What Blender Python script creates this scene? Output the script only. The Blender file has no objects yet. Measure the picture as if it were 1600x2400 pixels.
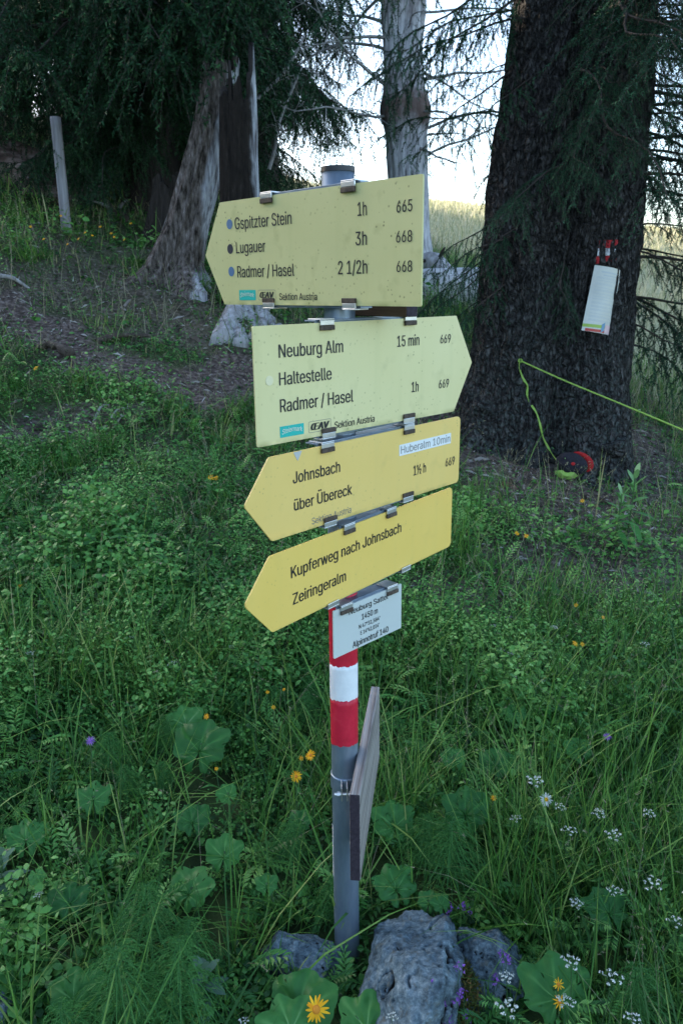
import bpy, bmesh, math
import numpy as np
from math import radians as R, sin, cos, pi
from mathutils import Matrix, Vector

rng = np.random.default_rng(11)
sc = bpy.context.scene
COL = sc.collection

# ------------------------------------------------------------------ camera
F, PITCH, ROLL, CAMZ = 1844.8, R(15.889), R(-0.6735), 1.567
_A = np.array([1.0, 0, 0]); _B = np.array([0, -sin(PITCH), -cos(PITCH)]); _W = np.array([0, cos(PITCH), -sin(PITCH)])
CAM = np.array([0.0, 0.0, CAMZ])
cam_d = bpy.data.cameras.new('camera'); cam = bpy.data.objects.new('camera', cam_d); COL.objects.link(cam)
_X = cos(ROLL) * _A - sin(ROLL) * _B; _Y = -(sin(ROLL) * _A + cos(ROLL) * _B)
cam.matrix_world = Matrix(((_X[0], _Y[0], -_W[0], 0), (_X[1], _Y[1], -_W[1], 0), (_X[2], _Y[2], -_W[2], CAMZ), (0, 0, 0, 1)))
cam_d.sensor_fit = 'HORIZONTAL'; cam_d.sensor_width = 24; cam_d.lens = F / 1600 * 24
cam_d.clip_start = 0.05; cam_d.clip_end = 2000
cam_d.dof.use_dof = True; cam_d.dof.focus_distance = 1.5; cam_d.dof.aperture_fstop = 14
sc.camera = cam

# ------------------------------------------------------------------ world, sun, exposure
SUN_EL, SUN_AZ = R(14), R(-58)          # azimuth measured from +Y towards +X
w = bpy.data.worlds.new('World'); sc.world = w; w.use_nodes = True
nt = w.node_tree; bg = nt.nodes['Background']
sky = nt.nodes.new('ShaderNodeTexSky'); sky.sky_type = 'NISHITA'; sky.sun_disc = False
sky.sun_elevation = SUN_EL; sky.sun_rotation = SUN_AZ; sky.altitude = 1450; sky.air_density = 1.0; sky.dust_density = 6.0
nt.links.new(sky.outputs[0], bg.inputs[0]); bg.inputs[1].default_value = 0.15
sl = bpy.data.lights.new('sun', 'SUN'); sl.energy = 5.0; sl.angle = R(0.5); sl.color = (1, 0.86, 0.68)
sun = bpy.data.objects.new('sun', sl); COL.objects.link(sun)
_sd = Vector((sin(SUN_AZ) * cos(SUN_EL), cos(SUN_AZ) * cos(SUN_EL), sin(SUN_EL)))
sun.rotation_euler = _sd.to_track_quat('Z', 'Y').to_euler(); sun.location = (-20, 30, 15)
sc.view_settings.view_transform = 'Standard'; sc.view_settings.look = 'None'
sc.view_settings.exposure = 2.4; sc.view_settings.gamma = 1
sc.cycles.max_bounces = 6; sc.cycles.diffuse_bounces = 3; sc.cycles.transmission_bounces = 3

# ------------------------------------------------------------------ helpers
def tag(o, label=None, cat=None, group=None, kind=None):
    for k, v in (('label', label), ('category', cat), ('group', group), ('kind', kind)):
        if v: o[k] = v
    return o

def empty(name, loc, rz=0.0):
    o = bpy.data.objects.new(name, None); COL.objects.link(o); o.location = [float(v) for v in loc]; o.rotation_euler = (0, 0, rz)
    o.empty_display_size = 0.1
    return o

class MB:
    """collects vertex / triangle arrays, builds one mesh object"""
    def __init__(s): s.V = []; s.T = []; s.M = []; s.A = []; s.n = 0
    def add(s, V, T, mat=0, var=0.5):
        V = np.asarray(V, float).reshape(-1, 3); T = np.asarray(T, int).reshape(-1, 3)
        s.V.append(V); s.T.append(T + s.n); s.n += len(V)
        s.M.append(np.full(len(T), mat, int) if np.isscalar(mat) else np.asarray(mat, int))
        s.A.append(np.full(len(V), var, float) if np.isscalar(var) else np.asarray(var, float))
        return s
    def arrays(s):
        return np.concatenate(s.V), np.concatenate(s.T), np.concatenate(s.M), np.concatenate(s.A)
    def mesh(s, name, mats, smooth=False):
        V, T, M, A = s.arrays()
        me = bpy.data.meshes.new(name)
        me.vertices.add(len(V)); me.vertices.foreach_set('co', V.astype(np.float32).ravel())
        me.loops.add(len(T) * 3); me.loops.foreach_set('vertex_index', T.astype(np.int32).ravel())
        me.polygons.add(len(T)); me.polygons.foreach_set('loop_start', np.arange(0, len(T) * 3, 3, dtype=np.int32))
        for m in (mats if isinstance(mats, (list, tuple)) else [mats]): me.materials.append(m)
        me.polygons.foreach_set('material_index', M.astype(np.int32))
        me.polygons.foreach_set('use_smooth', np.full(len(T), smooth))
        a = me.attributes.new('var', 'FLOAT', 'POINT'); a.data.foreach_set('value', A.astype(np.float32))
        me.update(calc_edges=True)
        return me
    def build(s, name, mats, parent=None, smooth=False, loc=None):
        me = s.mesh(name, mats, smooth)
        return link(name, me, parent, loc)

def link(name, me, parent=None, loc=None):
    o = bpy.data.objects.new(name, me); COL.objects.link(o)
    if parent is not None: o.parent = parent
    if loc is not None: o.location = [float(v) for v in loc]
    return o

def copy_tree(o, parent=None):
    c = o.copy(); COL.objects.link(c)
    if parent is not None:
        c.parent = parent
    for ch in list(o.children): copy_tree(ch, c)
    return c

def bmobj(name, bm, mat, parent=None, smooth=False):
    me = bpy.data.meshes.new(name); bm.to_mesh(me); bm.free()
    for m in (mat if isinstance(mat, (list, tuple)) else [mat]): me.materials.append(m)
    if smooth:
        for p in me.polygons: p.use_smooth = True
    return link(name, me, parent)

def bm_box(bm, x0, x1, y0, y1, z0, z1, bev=0.0):
    r = bmesh.ops.create_cube(bm, size=1)
    vs = r['verts']
    for v in vs:
        v.co = ((x0 + x1) / 2 + v.co.x * (x1 - x0), (y0 + y1) / 2 + v.co.y * (y1 - y0), (z0 + z1) / 2 + v.co.z * (z1 - z0))
    if bev:
        es = list({e for v in vs for e in v.link_edges})
        bmesh.ops.bevel(bm, geom=es, offset=bev, segments=2, affect='EDGES', profile=0.5)

def _hash(i, j, k, seed):
    n = (i * 374761393 + j * 668265263 + k * 2147483647 + seed * 144665) & 0xFFFFFFFF
    n = ((n ^ (n >> 13)) * 1274126177) & 0xFFFFFFFF
    return ((n ^ (n >> 16)) & 0xFFFF) / 65535.0

def vnoise(x, y, z=0.0, seed=0):
    x, y, z = np.broadcast_arrays(np.asarray(x, float), np.asarray(y, float), np.asarray(z, float))
    i, j, k = np.floor(x).astype(np.int64), np.floor(y).astype(np.int64), np.floor(z).astype(np.int64)
    fx, fy, fz = x - i, y - j, z - k
    fx, fy, fz = [t * t * (3 - 2 * t) for t in (fx, fy, fz)]
    r = 0
    for a in (0, 1):
        for b in (0, 1):
            for c in (0, 1):
                r = r + _hash(i + a, j + b, k + c, seed) * (fx if a else 1 - fx) * (fy if b else 1 - fy) * (fz if c else 1 - fz)
    return r * 2 - 1

def fbm(x, y, z=0.0, seed=0, oct=4):
    r = 0; a = 1.0
    for o in range(oct):
        r = r + a * vnoise(np.asarray(x) * 2 ** o, np.asarray(y) * 2 ** o, np.asarray(z) * 2 ** o, seed + o); a *= .5
    return r

def sstep(a, b, x):
    t = np.clip((np.asarray(x, float) - a) / (b - a), 0, 1); return t * t * (3 - 2 * t)

def nrm(v):
    v = np.asarray(v, float); return v / np.maximum(np.linalg.norm(v, axis=-1, keepdims=True), 1e-9)

def tube(P, rad, n=6, cap=True):
    P = np.asarray(P, float); m = len(P); rad = np.broadcast_to(np.asarray(rad, float), (m,))
    tan = nrm(np.gradient(P, axis=0)); ref = np.array([0, 0, 1.0]) if abs(tan[0, 2]) < .9 else np.array([1.0, 0, 0])
    u = nrm(np.cross(tan, ref)); v = np.cross(tan, u)
    a = np.arange(n) * 2 * pi / n
    V = P[:, None] + rad[:, None, None] * (u[:, None] * np.cos(a)[None, :, None] + v[:, None] * np.sin(a)[None, :, None])
    V = V.reshape(-1, 3)
    i, j = np.meshgrid(np.arange(m - 1), np.arange(n), indexing='ij'); j2 = (j + 1) % n
    a0, a1, b0, b1 = i * n + j, i * n + j2, (i + 1) * n + j, (i + 1) * n + j2
    T = np.concatenate([np.stack([a0, a1, b1], -1).reshape(-1, 3), np.stack([a0, b1, b0], -1).reshape(-1, 3)])
    if cap:
        V = np.concatenate([V, P[:1], P[-1:]]); c0, c1 = m * n, m * n + 1; jj = np.arange(n); j3 = (jj + 1) % n
        T = np.concatenate([T, np.stack([np.full(n, c0), j3, jj], -1), np.stack([np.full(n, c1), (m - 1) * n + jj, (m - 1) * n + j3], -1)])
    return V, T

def loft(rings, cap=True):
    """rings (m, n, 3) -> V, T"""
    rings = np.asarray(rings, float); m, n, _ = rings.shape
    V = rings.reshape(-1, 3)
    i, j = np.meshgrid(np.arange(m - 1), np.arange(n), indexing='ij'); j2 = (j + 1) % n
    a0, a1, b0, b1 = i * n + j, i * n + j2, (i + 1) * n + j, (i + 1) * n + j2
    T = np.concatenate([np.stack([a0, a1, b1], -1).reshape(-1, 3), np.stack([a0, b1, b0], -1).reshape(-1, 3)])
    if cap:
        c = rings[-1].mean(0); V = np.concatenate([V, c[None]]); jj = np.arange(n)
        T = np.concatenate([T, np.stack([np.full(n, m * n), (m - 1) * n + jj, (m - 1) * n + (jj + 1) % n], -1)])
    return V, T

# ------------------------------------------------------------------ materials
def mat(name, base=(0.5, 0.5, 0.5), rough=0.7, metal=0.0, spec=0.5):
    m = bpy.data.materials.new(name); m.use_nodes = True
    b = m.node_tree.nodes['Principled BSDF']
    b.inputs['Base Color'].default_value = (*base, 1); b.inputs['Roughness'].default_value = rough
    b.inputs['Metallic'].default_value = metal; b.inputs['Specular IOR Level'].default_value = spec
    m['_b'] = 1
    return m

def nodes(m): return m.node_tree.nodes, m.node_tree.links, m.node_tree.nodes['Principled BSDF']

def ramp(N, stops):
    r = N.new('ShaderNodeValToRGB'); e = r.color_ramp.elements
    while len(e) < len(stops): e.new(0.5)
    for k, (p, c) in enumerate(stops): e[k].position = p; e[k].color = (*c, 1)
    return r

def noise_mat(name, stops, scale=8, rough=0.85, detail=6, bump=0.0, stretch=(1, 1, 1), metal=0.0, spec=0.3, bscale=None, dist=0.01, coord='Object'):
    m = mat(name, rough=rough, metal=metal, spec=spec); N, L, b = nodes(m)
    tc = N.new('ShaderNodeTexCoord'); mp = N.new('ShaderNodeMapping'); mp.inputs['Scale'].default_value = stretch
    L.new(tc.outputs[coord], mp.inputs[0])
    n = N.new('ShaderNodeTexNoise'); n.inputs['Scale'].default_value = scale; n.inputs['Detail'].default_value = detail; n.inputs['Roughness'].default_value = .65
    L.new(mp.outputs[0], n.inputs['Vector'])
    r = ramp(N, stops); L.new(n.outputs[0], r.inputs[0]); L.new(r.outputs[0], b.inputs['Base Color'])
    if bump:
        n2 = N.new('ShaderNodeTexNoise'); n2.inputs['Scale'].default_value = bscale or scale * 2; n2.inputs['Detail'].default_value = 8
        L.new(mp.outputs[0], n2.inputs['Vector'])
        bp = N.new('ShaderNodeBump'); bp.inputs['Strength'].default_value = bump; bp.inputs['Distance'].default_value = dist
        L.new(n2.outputs[0], bp.inputs['Height']); L.new(bp.outputs[0], b.inputs['Normal'])
    return m

def leaf_mat(name, stops, rough=0.5, trans=0.3, spec=0.14, mottle=0.0):
    """colour picked by the per-leaf random attribute 'var'; some light passes through"""
    m = mat(name, rough=rough, spec=spec); N, L, b = nodes(m)
    at = N.new('ShaderNodeAttribute'); at.attribute_name = 'var'
    r = ramp(N, stops); fac = at.outputs['Fac']
    if mottle:                                                   # blotches and wrinkles of a living leaf
        tc = N.new('ShaderNodeTexCoord'); nz = N.new('ShaderNodeTexNoise'); nz.inputs['Scale'].default_value = 45; nz.inputs['Detail'].default_value = 6; L.new(tc.outputs['Object'], nz.inputs['Vector'])
        ma = N.new('ShaderNodeMath'); ma.operation = 'MULTIPLY_ADD'; L.new(nz.outputs[0], ma.inputs[0]); ma.inputs[1].default_value = mottle; L.new(fac, ma.inputs[2]); ms = N.new('ShaderNodeMath'); ms.operation = 'SUBTRACT'; L.new(ma.outputs[0], ms.inputs[0]); ms.inputs[1].default_value = mottle / 2; fac = ms.outputs[0]
        bp = N.new('ShaderNodeBump'); bp.inputs['Strength'].default_value = .5; bp.inputs['Distance'].default_value = .004; L.new(nz.outputs[0], bp.inputs['Height']); L.new(bp.outputs[0], b.inputs['Normal'])
    L.new(fac, r.inputs[0]); L.new(r.outputs[0], b.inputs['Base Color'])
    t = N.new('ShaderNodeBsdfTranslucent'); L.new(r.outputs[0], t.inputs[0])
    mx = N.new('ShaderNodeMixShader'); mx.inputs[0].default_value = trans
    L.new(b.outputs[0], mx.inputs[1]); L.new(t.outputs[0], mx.inputs[2])
    L.new(mx.outputs[0], N['Material Output'].inputs[0])
    return m

M = {}
M['needle'] = leaf_mat('spruce_needles', [(0, (.008, .028, .012)), (.5, (.018, .058, .024)), (1, (.045, .115, .042))], .5, .12, .08)
M['needle_near'] = leaf_mat('spruce_needles_near', [(0, (.009, .030, .016)), (.55, (.020, .070, .036)), (1, (.060, .165, .085))], .5, .12, .1)
M['twig'] = noise_mat('twig_bark', [(.3, (.018, .014, .012)), (.7, (.055, .045, .038))], 20)
M['deadtwig'] = noise_mat('dead_twig_bark', [(.3, (.13, .12, .11)), (.7, (.30, .29, .28))], 20)
M['grass'] = leaf_mat('grass_blades', [(0, (.018, .070, .014)), (.4, (.062, .185, .032)), (.7, (.140, .29, .055)), (.9, (.25, .32, .10)), (1, (.40, .36, .19))], .40, .3, .22)
M['drygrass'] = leaf_mat('dry_grass_stalks', [(0, (.10, .12, .06)), (.5, (.20, .20, .12)), (1, (.32, .28, .19))], .6, .2)
M['meadow'] = leaf_mat('meadow_grass', [(0, (.20, .24, .11)), (.5, (.40, .39, .25)), (1, (.58, .53, .38))], .6, .4)
M['cover'] = leaf_mat('ground_cover_leaves', [(0, (.012, .052, .014)), (.4, (.050, .175, .038)), (.75, (.125, .32, .068)), (1, (.24, .44, .12))], .36, .25, .24)
M['broad'] = leaf_mat('broad_leaf', [(0, (.020, .095, .022)), (.5, (.052, .19, .042)), (.78, (.11, .28, .075)), (1, (.26, .42, .19))], .42, .25, .2, .35)
M['horsetail'] = leaf_mat('horsetail_green', [(0, (.032, .13, .035)), (1, (.085, .24, .065))], .5, .3)
M['stem'] = leaf_mat('green_stem', [(0, (.03, .09, .03)), (1, (.08, .14, .06))], .5, .1)
M['yellow'] = leaf_mat('yellow_petal', [(0, (.75, .32, .01)), (1, (.85, .50, .02))], .5, .2)
M['orange'] = mat('flower_disc_orange', (.55, .20, .01), .8)
M['white_petal'] = leaf_mat('white_petal', [(0, (.38, .42, .34)), (1, (.74, .76, .72))], .6, .2)
M['purple'] = leaf_mat('purple_petal', [(0, (.16, .06, .33)), (1, (.36, .16, .55))], .5, .2)
M['moss'] = noise_mat('moss', [(.3, (.035, .06, .015)), (.6, (.09, .10, .025)), (.8, (.16, .09, .03))], 60, bump=.6)
M['litter'] = leaf_mat('twig_litter', [(0, (.04, .03, .025)), (.6, (.14, .115, .10)), (1, (.42, .40, .38))], .8, 0.0)

# ------------------------------------------------------------------ picture <-> place helpers (coordinates of a 1568-wide picture)
def ray(px, py):
    x, y = px * 1.020408 - 800, py * 1.020408 - 1200
    c, s = cos(ROLL), sin(ROLL)
    d = (x * c + y * s) * _A + (-x * s + y * c) * _B + F * _W
    return d
def at_y(px, py, y):
    d = ray(px, py); return CAM + d * (y / d[1])

# ground height: smooth surface through estimated points
_cp = []
for (px, py, y) in [(250, 1300, 3.3), (780, 1300, 3.4), (1300, 1300, 3.6), (1400, 1105, 5.2), (1090, 965, 5.8), (250, 830, 6.0), (600, 775, 6.9), (1000, 715, 7.9),
                    (390, 655, 8.0), (155, 530, 8.5), (0, 300, 12), (0, 1080, 4.5), (1000, 600, 10.5), (1010, 480, 40), (1500, 860, 10), (1560, 1000, 6.6), (1500, 700, 20),
                    (1560, 560, 40), (300, 400, 14), (700, 440, 27), (1010, 470, 55), (0, 480, 9.5)]:
    _cp.append(at_y(px, py, y))
_cp += [np.array(p, float) for p in [(0, 1.557, 0), (-1.3, 1.5, .12), (1.3, 1.5, -.03), (-3.5, 1.5, .7), (3.5, 1.5, -.15), (0, 0, -.05), (0, -4, -.2), (-4, -4, .6), (4, -4, -.5), (-9, 0, 2.6), (9, 0, -.6), (-12, 8, 4.6), (9, 8, -.2),
        (-30, 10, 14), (-30, -20, 12), (-30, 40, 10), (0, 80, 5.5), (-40, 90, 4), (40, 80, 3.5), (40, 40, 2), (40, 0, -6), (0, -40, -6), (-160, 0, 22), (160, 0, -16), (0, 200, -12), (0, -200, -16), (160, 200, -14), (-160, 200, 0), (160, -200, -16), (-160, -200, 4)]]  # ridge far left added out of view to keep low sun off the foreground
_cp = np.array(_cp)
_D = np.linalg.norm(_cp[:, None, :2] - _cp[None, :, :2], axis=-1)
_n = len(_cp); _Pm = np.c_[np.ones(_n), _cp[:, :2]]
_sol = np.linalg.solve(np.block([[-_D - 0.0 * np.eye(_n), _Pm], [_Pm.T, np.zeros((3, 3))]]), np.r_[_cp[:, 2], 0, 0, 0])
def gz(x, y):
    x = np.asarray(x, float); y = np.asarray(y, float)
    d = np.sqrt((x[..., None] - _cp[:, 0]) ** 2 + (y[..., None] - _cp[:, 1]) ** 2 + 0.15)
    z = -(d @ _sol[:_n]) + _sol[_n] + x * _sol[_n + 1] + y * _sol[_n + 2]
    far = sstep(2.0, 6.0, np.hypot(x, y - 1.5))
    z = z + fbm(x * 1.3, y * 1.3, 0, 5, 4) * (.02 + .05 * far) + fbm(x * 6, y * 6, 0, 9, 2) * .012
    return z
def ground_hit(px, py, h=0.0):
    """point h above the ground on the line of sight"""
    d = ray(px, py); d = d / d[1]
    ys = np.concatenate([np.arange(.8, 12, .01), np.arange(12, 70, .1)])
    P = CAM + ys[:, None] * d
    f = P[:, 2] - gz(P[:, 0], P[:, 1]) - h
    k = np.argmax(f < 0) if (f < 0).any() else len(ys) - 1
    return P[k] - np.array([0, 0, h])

_path = np.array([ground_hit(*p)[:2] for p in [(-150, 690), (60, 720), (170, 800), (300, 850), (460, 890), (640, 900), (800, 920)]])
_path2 = np.array([ground_hit(*p)[:2] for p in [(-100, 1040), (60, 1000), (200, 960), (330, 945)]])
TREE = np.array([1.47, 5.65])
def polydist(x, y, pl):
    d = np.full(np.shape(x), 1e9)
    for a, b in zip(pl[:-1], pl[1:]):
        ab = b - a; t = np.clip(((x - a[0]) * ab[0] + (y - a[1]) * ab[1]) / (ab @ ab), 0, 1)
        d = np.minimum(d, np.hypot(x - a[0] - t * ab[0], y - a[1] - t * ab[1]))
    return d
def dirt(x, y):
    """1 where the turf is worn to earth and litter"""
    n = fbm(x * 2.2, y * 2.2, 0, 31, 3) * .28
    a = 1 - sstep(.22, .68, polydist(x, y, _path) + n * 1.6)
    b = (1 - sstep(.10, .28, polydist(x, y, _path2) + n * .6)) * .8
    c = (1 - sstep(.85, 2.2, np.hypot(x - TREE[0], (y - TREE[1]) * 1.0) + n * 1.6)) * .93
    d = sstep(.35, .75, fbm(x * .9 + 4, y * .9, 0, 77, 3)) * .45 * sstep(2.4, 3.6, y)
    e = (1 - sstep(.5, 1.7, np.hypot((x - 1.35) * .85, y - 4.35) + n * 2.4)) * .88
    f = (1 - sstep(.5, 2.6, np.hypot((x + 2.2) * .8, y - 7.2) + n * 3)) * .72
    return np.clip(np.maximum.reduce([a, b, c, d, e, f]), 0, 1)

# ------------------------------------------------------------------ ground
def build_ground():
    n = 420
    s = np.linspace(-1, 1, n); k = 6.5
    gx = np.sinh(k * s) / math.sinh(k) * 260
    gy = np.sinh(k * s) / math.sinh(k) * 260 + 3.2
    X, Y = np.meshgrid(gx, gy, indexing='ij')
    Z = np.concatenate([gz(X[i:i + 40], Y[i:i + 40]) for i in range(0, n, 40)])
    V = np.stack([X, Y, Z], -1).reshape(-1, 3)
    i, j = np.meshgrid(np.arange(n - 1), np.arange(n - 1), indexing='ij'); a = i * n + j
    T = np.concatenate([np.stack([a, a + n, a + n + 1], -1).reshape(-1, 3), np.stack([a, a + n + 1, a + 1], -1).reshape(-1, 3)])
    m = mat('ground_soil_turf', rough=.95, spec=.2); N, L, b = nodes(m)
    tc = N.new('ShaderNodeTexCoord')
    n1 = N.new('ShaderNodeTexNoise'); n1.inputs['Scale'].default_value = 28; n1.inputs['Detail'].default_value = 8; L.new(tc.outputs['Object'], n1.inputs['Vector'])
    soil = ramp(N, [(.3, (.022, .016, .014)), (.5, (.078, .058, .05)), (.7, (.20, .16, .145))]); L.new(n1.outputs[0], soil.inputs[0])
    n2 = N.new('ShaderNodeTexNoise'); n2.inputs['Scale'].default_value = 5; n2.inputs['Detail'].default_value = 8; L.new(tc.outputs['Object'], n2.inputs['Vector'])
    turf = ramp(N, [(.3, (.02, .034, .012)), (.55, (.045, .075, .022)), (.75, (.10, .11, .045))]); L.new(n2.outputs[0], turf.inputs[0])
    mead = ramp(N, [(.3, (.20, .22, .11)), (.7, (.40, .38, .24))]); L.new(n2.outputs[0], mead.inputs[0])
    at = N.new('ShaderNodeAttribute'); at.attribute_name = 'var'
    f1 = N.new('ShaderNodeMapRange'); f1.inputs[1].default_value = 0; f1.inputs[2].default_value = 1; L.new(at.outputs['Fac'], f1.inputs[0])
    f2 = N.new('ShaderNodeMapRange'); f2.inputs[1].default_value = 1; f2.inputs[2].default_value = 2; L.new(at.outputs['Fac'], f2.inputs[0])
    mx = N.new('ShaderNodeMix'); mx.data_type = 'RGBA'; L.new(f1.outputs[0], mx.inputs[0]); L.new(turf.outputs[0], mx.inputs[6]); L.new(soil.outputs[0], mx.inputs[7])
    my = N.new('ShaderNodeMix'); my.data_type = 'RGBA'; L.new(f2.outputs[0], my.inputs[0]); L.new(mx.outputs[2], my.inputs[6]); L.new(mead.outputs[0], my.inputs[7])
    L.new(my.outputs[2], b.inputs['Base Color'])
    bp = N.new('ShaderNodeBump'); bp.inputs['Strength'].default_value = .8; bp.inputs['Distance'].default_value = .02
    L.new(n1.outputs[0], bp.inputs['Height']); L.new(bp.outputs[0], b.inputs['Normal'])
    var = dirt(V[:, 0], V[:, 1])
    mead_f = np.maximum(sstep(14, 22, V[:, 1]) * (1 - sstep(-3, -6, V[:, 0])), sstep(7.0, 10, V[:, 1]) * sstep(1.8, 3, V[:, 0]))
    var = np.where(mead_f > 0, 1 + mead_f, var)
    o = MB().add(V, T, 0, var).build('ground', m, smooth=True); tag(o, kind='structure')
build_ground()

# ------------------------------------------------------------------ trees
class Proto:
    def __init__(s, V, T, Mi, A): s.V, s.T, s.M, s.A = V, T, Mi, A

def spruce_branch(r, L=2.4, rise=.15, droop=.5, sp=.065, slen=.5, hang=.55, step=.022, nl=.026, nw=.006, tert=.075, tlen=.13, tertiary=True, start=.1, bare=0.0, spread=.75):
    """a spruce limb along +X: drooping axis, hanging side shoots, short twigs, needles. material 0 needles, 1 bark"""
    mb = MB()
    def axis(t): 
        t = np.asarray(t, float); return np.stack([L * t, L * t * (.07 * np.sin(t * 2.5 + ph) + .045 * np.sin(t * 9 + ph2)), L * (rise * t - droop * t ** 2 + .18 * t ** 4 + .035 * t * np.sin(t * 11 + ph3))], -1)
    ph, ph2, ph3 = r.uniform(0, 6, 3)
    tt = np.linspace(0, 1, 12); mb.add(*tube(axis(tt), .016 * L / 2.4 * (1 - tt * .85) * 1.3, 5), 1, .5)
    base, dirn, ln, hg = [], [], [], []
    ts = np.arange(start, 1, sp / L)
    ts = ts + r.uniform(-.3, .3, len(ts)) * sp / L
    side = np.where(np.arange(len(ts)) % 2, 1, -1)
    p0 = axis(ts); tg = nrm(axis(ts + .01) - p0)
    sd = np.stack([-tg[:, 1], tg[:, 0], 0 * ts], -1)
    l = slen * (.35 + 1.25 * np.clip(ts, 0, 1) ** .6 * (1.02 - ts) ** .55) * r.uniform(.55, 1.25, len(ts))
    d = nrm(tg * r.uniform(.35, .9, (len(ts), 1)) + sd * (side * r.uniform(.5, 1.1, len(ts)))[:, None] + np.array([0, 0, -1]) * r.uniform(.1, .7, (len(ts), 1)))
    keep = r.uniform(0, 1, len(ts)) > bare
    base.append(p0[keep]); dirn.append(d[keep]); ln.append(l[keep]); hg.append(np.full(keep.sum(), hang))
    # axis tip shoots carry needles as well
    ta = np.linspace(.55, .97, 7); base.append(axis(ta)); dirn.append(nrm(axis(ta + .02) - axis(ta))); ln.append(np.full(7, L * .09)); hg.append(np.full(7, .2))
    S = [np.concatenate(q) for q in (base, dirn, ln, hg)]
    if tertiary:
        nt_ = np.maximum((S[2] / tert).astype(int), 0); idx = np.repeat(np.arange(len(S[2])), nt_)
        k = np.arange(len(idx)) - np.repeat(np.cumsum(nt_) - nt_, nt_)
        u = (k + r.uniform(.3, .9, len(idx))) / np.maximum(nt_[idx], 1)
        b2 = S[0][idx] + S[1][idx] * (S[2][idx] * u)[:, None]; b2[:, 2] -= S[3][idx] * S[2][idx] * u ** 2
        t2 = S[1][idx].copy(); t2[:, 2] -= 2 * S[3][idx] * u; t2 = nrm(t2)
        s2 = nrm(np.cross(t2, r.normal(0, .35, (len(idx), 3)) + np.array([0, 0, 1.0]))) * np.where(k % 2, 1, -1)[:, None]
        d2 = nrm(t2 * .8 + s2 * r.uniform(.5, 1, (len(idx), 1)) + np.array([0, 0, -.25]))
        l2 = tlen * r.uniform(.45, 1.2, len(idx)) * (1.1 - .6 * u)
        S = [np.concatenate([S[0], b2]), np.concatenate([S[1], d2]), np.concatenate([S[2], l2]), np.concatenate([S[3], np.full(len(idx), .35)])]
    B, D, Ln, H = S
    # twig wood: thin two-segment ribbons
    for u0, u1 in ((0, .5), (.5, 1)):
        q0 = B + D * (Ln * u0)[:, None]; q0[:, 2] -= H * Ln * u0 ** 2
        q1 = B + D * (Ln * u1)[:, None]; q1[:, 2] -= H * Ln * u1 ** 2
        sv = nrm(np.cross(q1 - q0, r.normal(0, 1, q0.shape))) * .0022
        V = np.stack([q0 - sv, q0 + sv, q1 + sv, q1 - sv], 1).reshape(-1, 3); a = np.arange(len(q0)) * 4
        mb.add(V, np.concatenate([np.stack([a, a + 1, a + 2], -1), np.stack([a, a + 2, a + 3], -1)]), 1, .5)
    # needles
    nn = np.maximum((Ln / step).astype(int), 2) * 2
    idx = np.repeat(np.arange(len(Ln)), nn); k = np.arange(len(idx)) - np.repeat(np.cumsum(nn) - nn, nn)
    u = np.clip((k + r.uniform(0, 1, len(idx))) / nn[idx], 0, 1.0)
    P = B[idx] + D[idx] * (Ln[idx] * u)[:, None]; P[:, 2] -= H[idx] * Ln[idx] * u ** 2
    tg = D[idx].copy(); tg[:, 2] -= 2 * H[idx] * u; tg = nrm(tg)
    rad = r.normal(0, 1, P.shape); rad = nrm(rad - tg * (rad * tg).sum(-1, keepdims=True))
    nd = nrm(tg * .70 + rad * spread)
    wv = nrm(np.cross(nd, r.normal(0, 1, P.shape))) * (nw / 2)
    tip = P + nd * (nl * r.uniform(.7, 1.2, (len(P), 1)))
    V = np.stack([P - wv, P + wv, tip], 1).reshape(-1, 3)
    tv = r.uniform(0, .75, len(Ln)); va = np.clip(tv[idx] + .25 * (u > .8) + r.uniform(-.1, .1, len(idx)), 0, 1)
    mb.add(V, np.arange(len(V)).reshape(-1, 3), 0, np.repeat(va, 3))
    return Proto(*mb.arrays())

def place(mb, pr, origin, az, scale=1.0, pitch=0.0, roll=0.0, r=rng):
    V = pr.V * scale
    ca, sa = cos(roll), sin(roll); V = np.stack([V[:, 0], V[:, 1] * ca - V[:, 2] * sa, V[:, 1] * sa + V[:, 2] * ca], -1)
    ca, sa = cos(pitch), sin(pitch); V = np.stack([V[:, 0] * ca - V[:, 2] * sa, V[:, 1], V[:, 0] * sa + V[:, 2] * ca], -1)
    ca, sa = cos(az), sin(az); V = np.stack([V[:, 0] * ca - V[:, 1] * sa, V[:, 0] * sa + V[:, 1] * ca, V[:, 2]], -1)
    mb.add(V + np.asarray(origin), pr.T, pr.M, np.clip(pr.A + r.uniform(-.28, .22), 0, 1))

rb = np.random.default_rng(5)
far_br = [spruce_branch(rb, 2.6, .1, .50, .062, .58, .95, .021, .042, .017, .075, .17) for _ in range(4)]
coarse_br = [spruce_branch(rb, 2.6, .1, .42, .20, .6, .6, .09, .10, .045, .2, .2, tertiary=False) for _ in range(2)]
near_br = [spruce_branch(rb, 1.7, .12, .45, .068, .46, .55, .0072, .024, .0046, .075, .15, spread=1.05) for _ in range(4)]
lacy_br = [spruce_branch(rb, 1.7, .12, .48, .10, .44, .85, .0060, .026, .0076, .07, .15, bare=.08, spread=1.0) for _ in range(4)]
sparse_br = [spruce_branch(rb, 1.6, .1, .35, .16, .45, .8, .03, .026, .007, .12, .10, bare=.35) for _ in range(2)]

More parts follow.
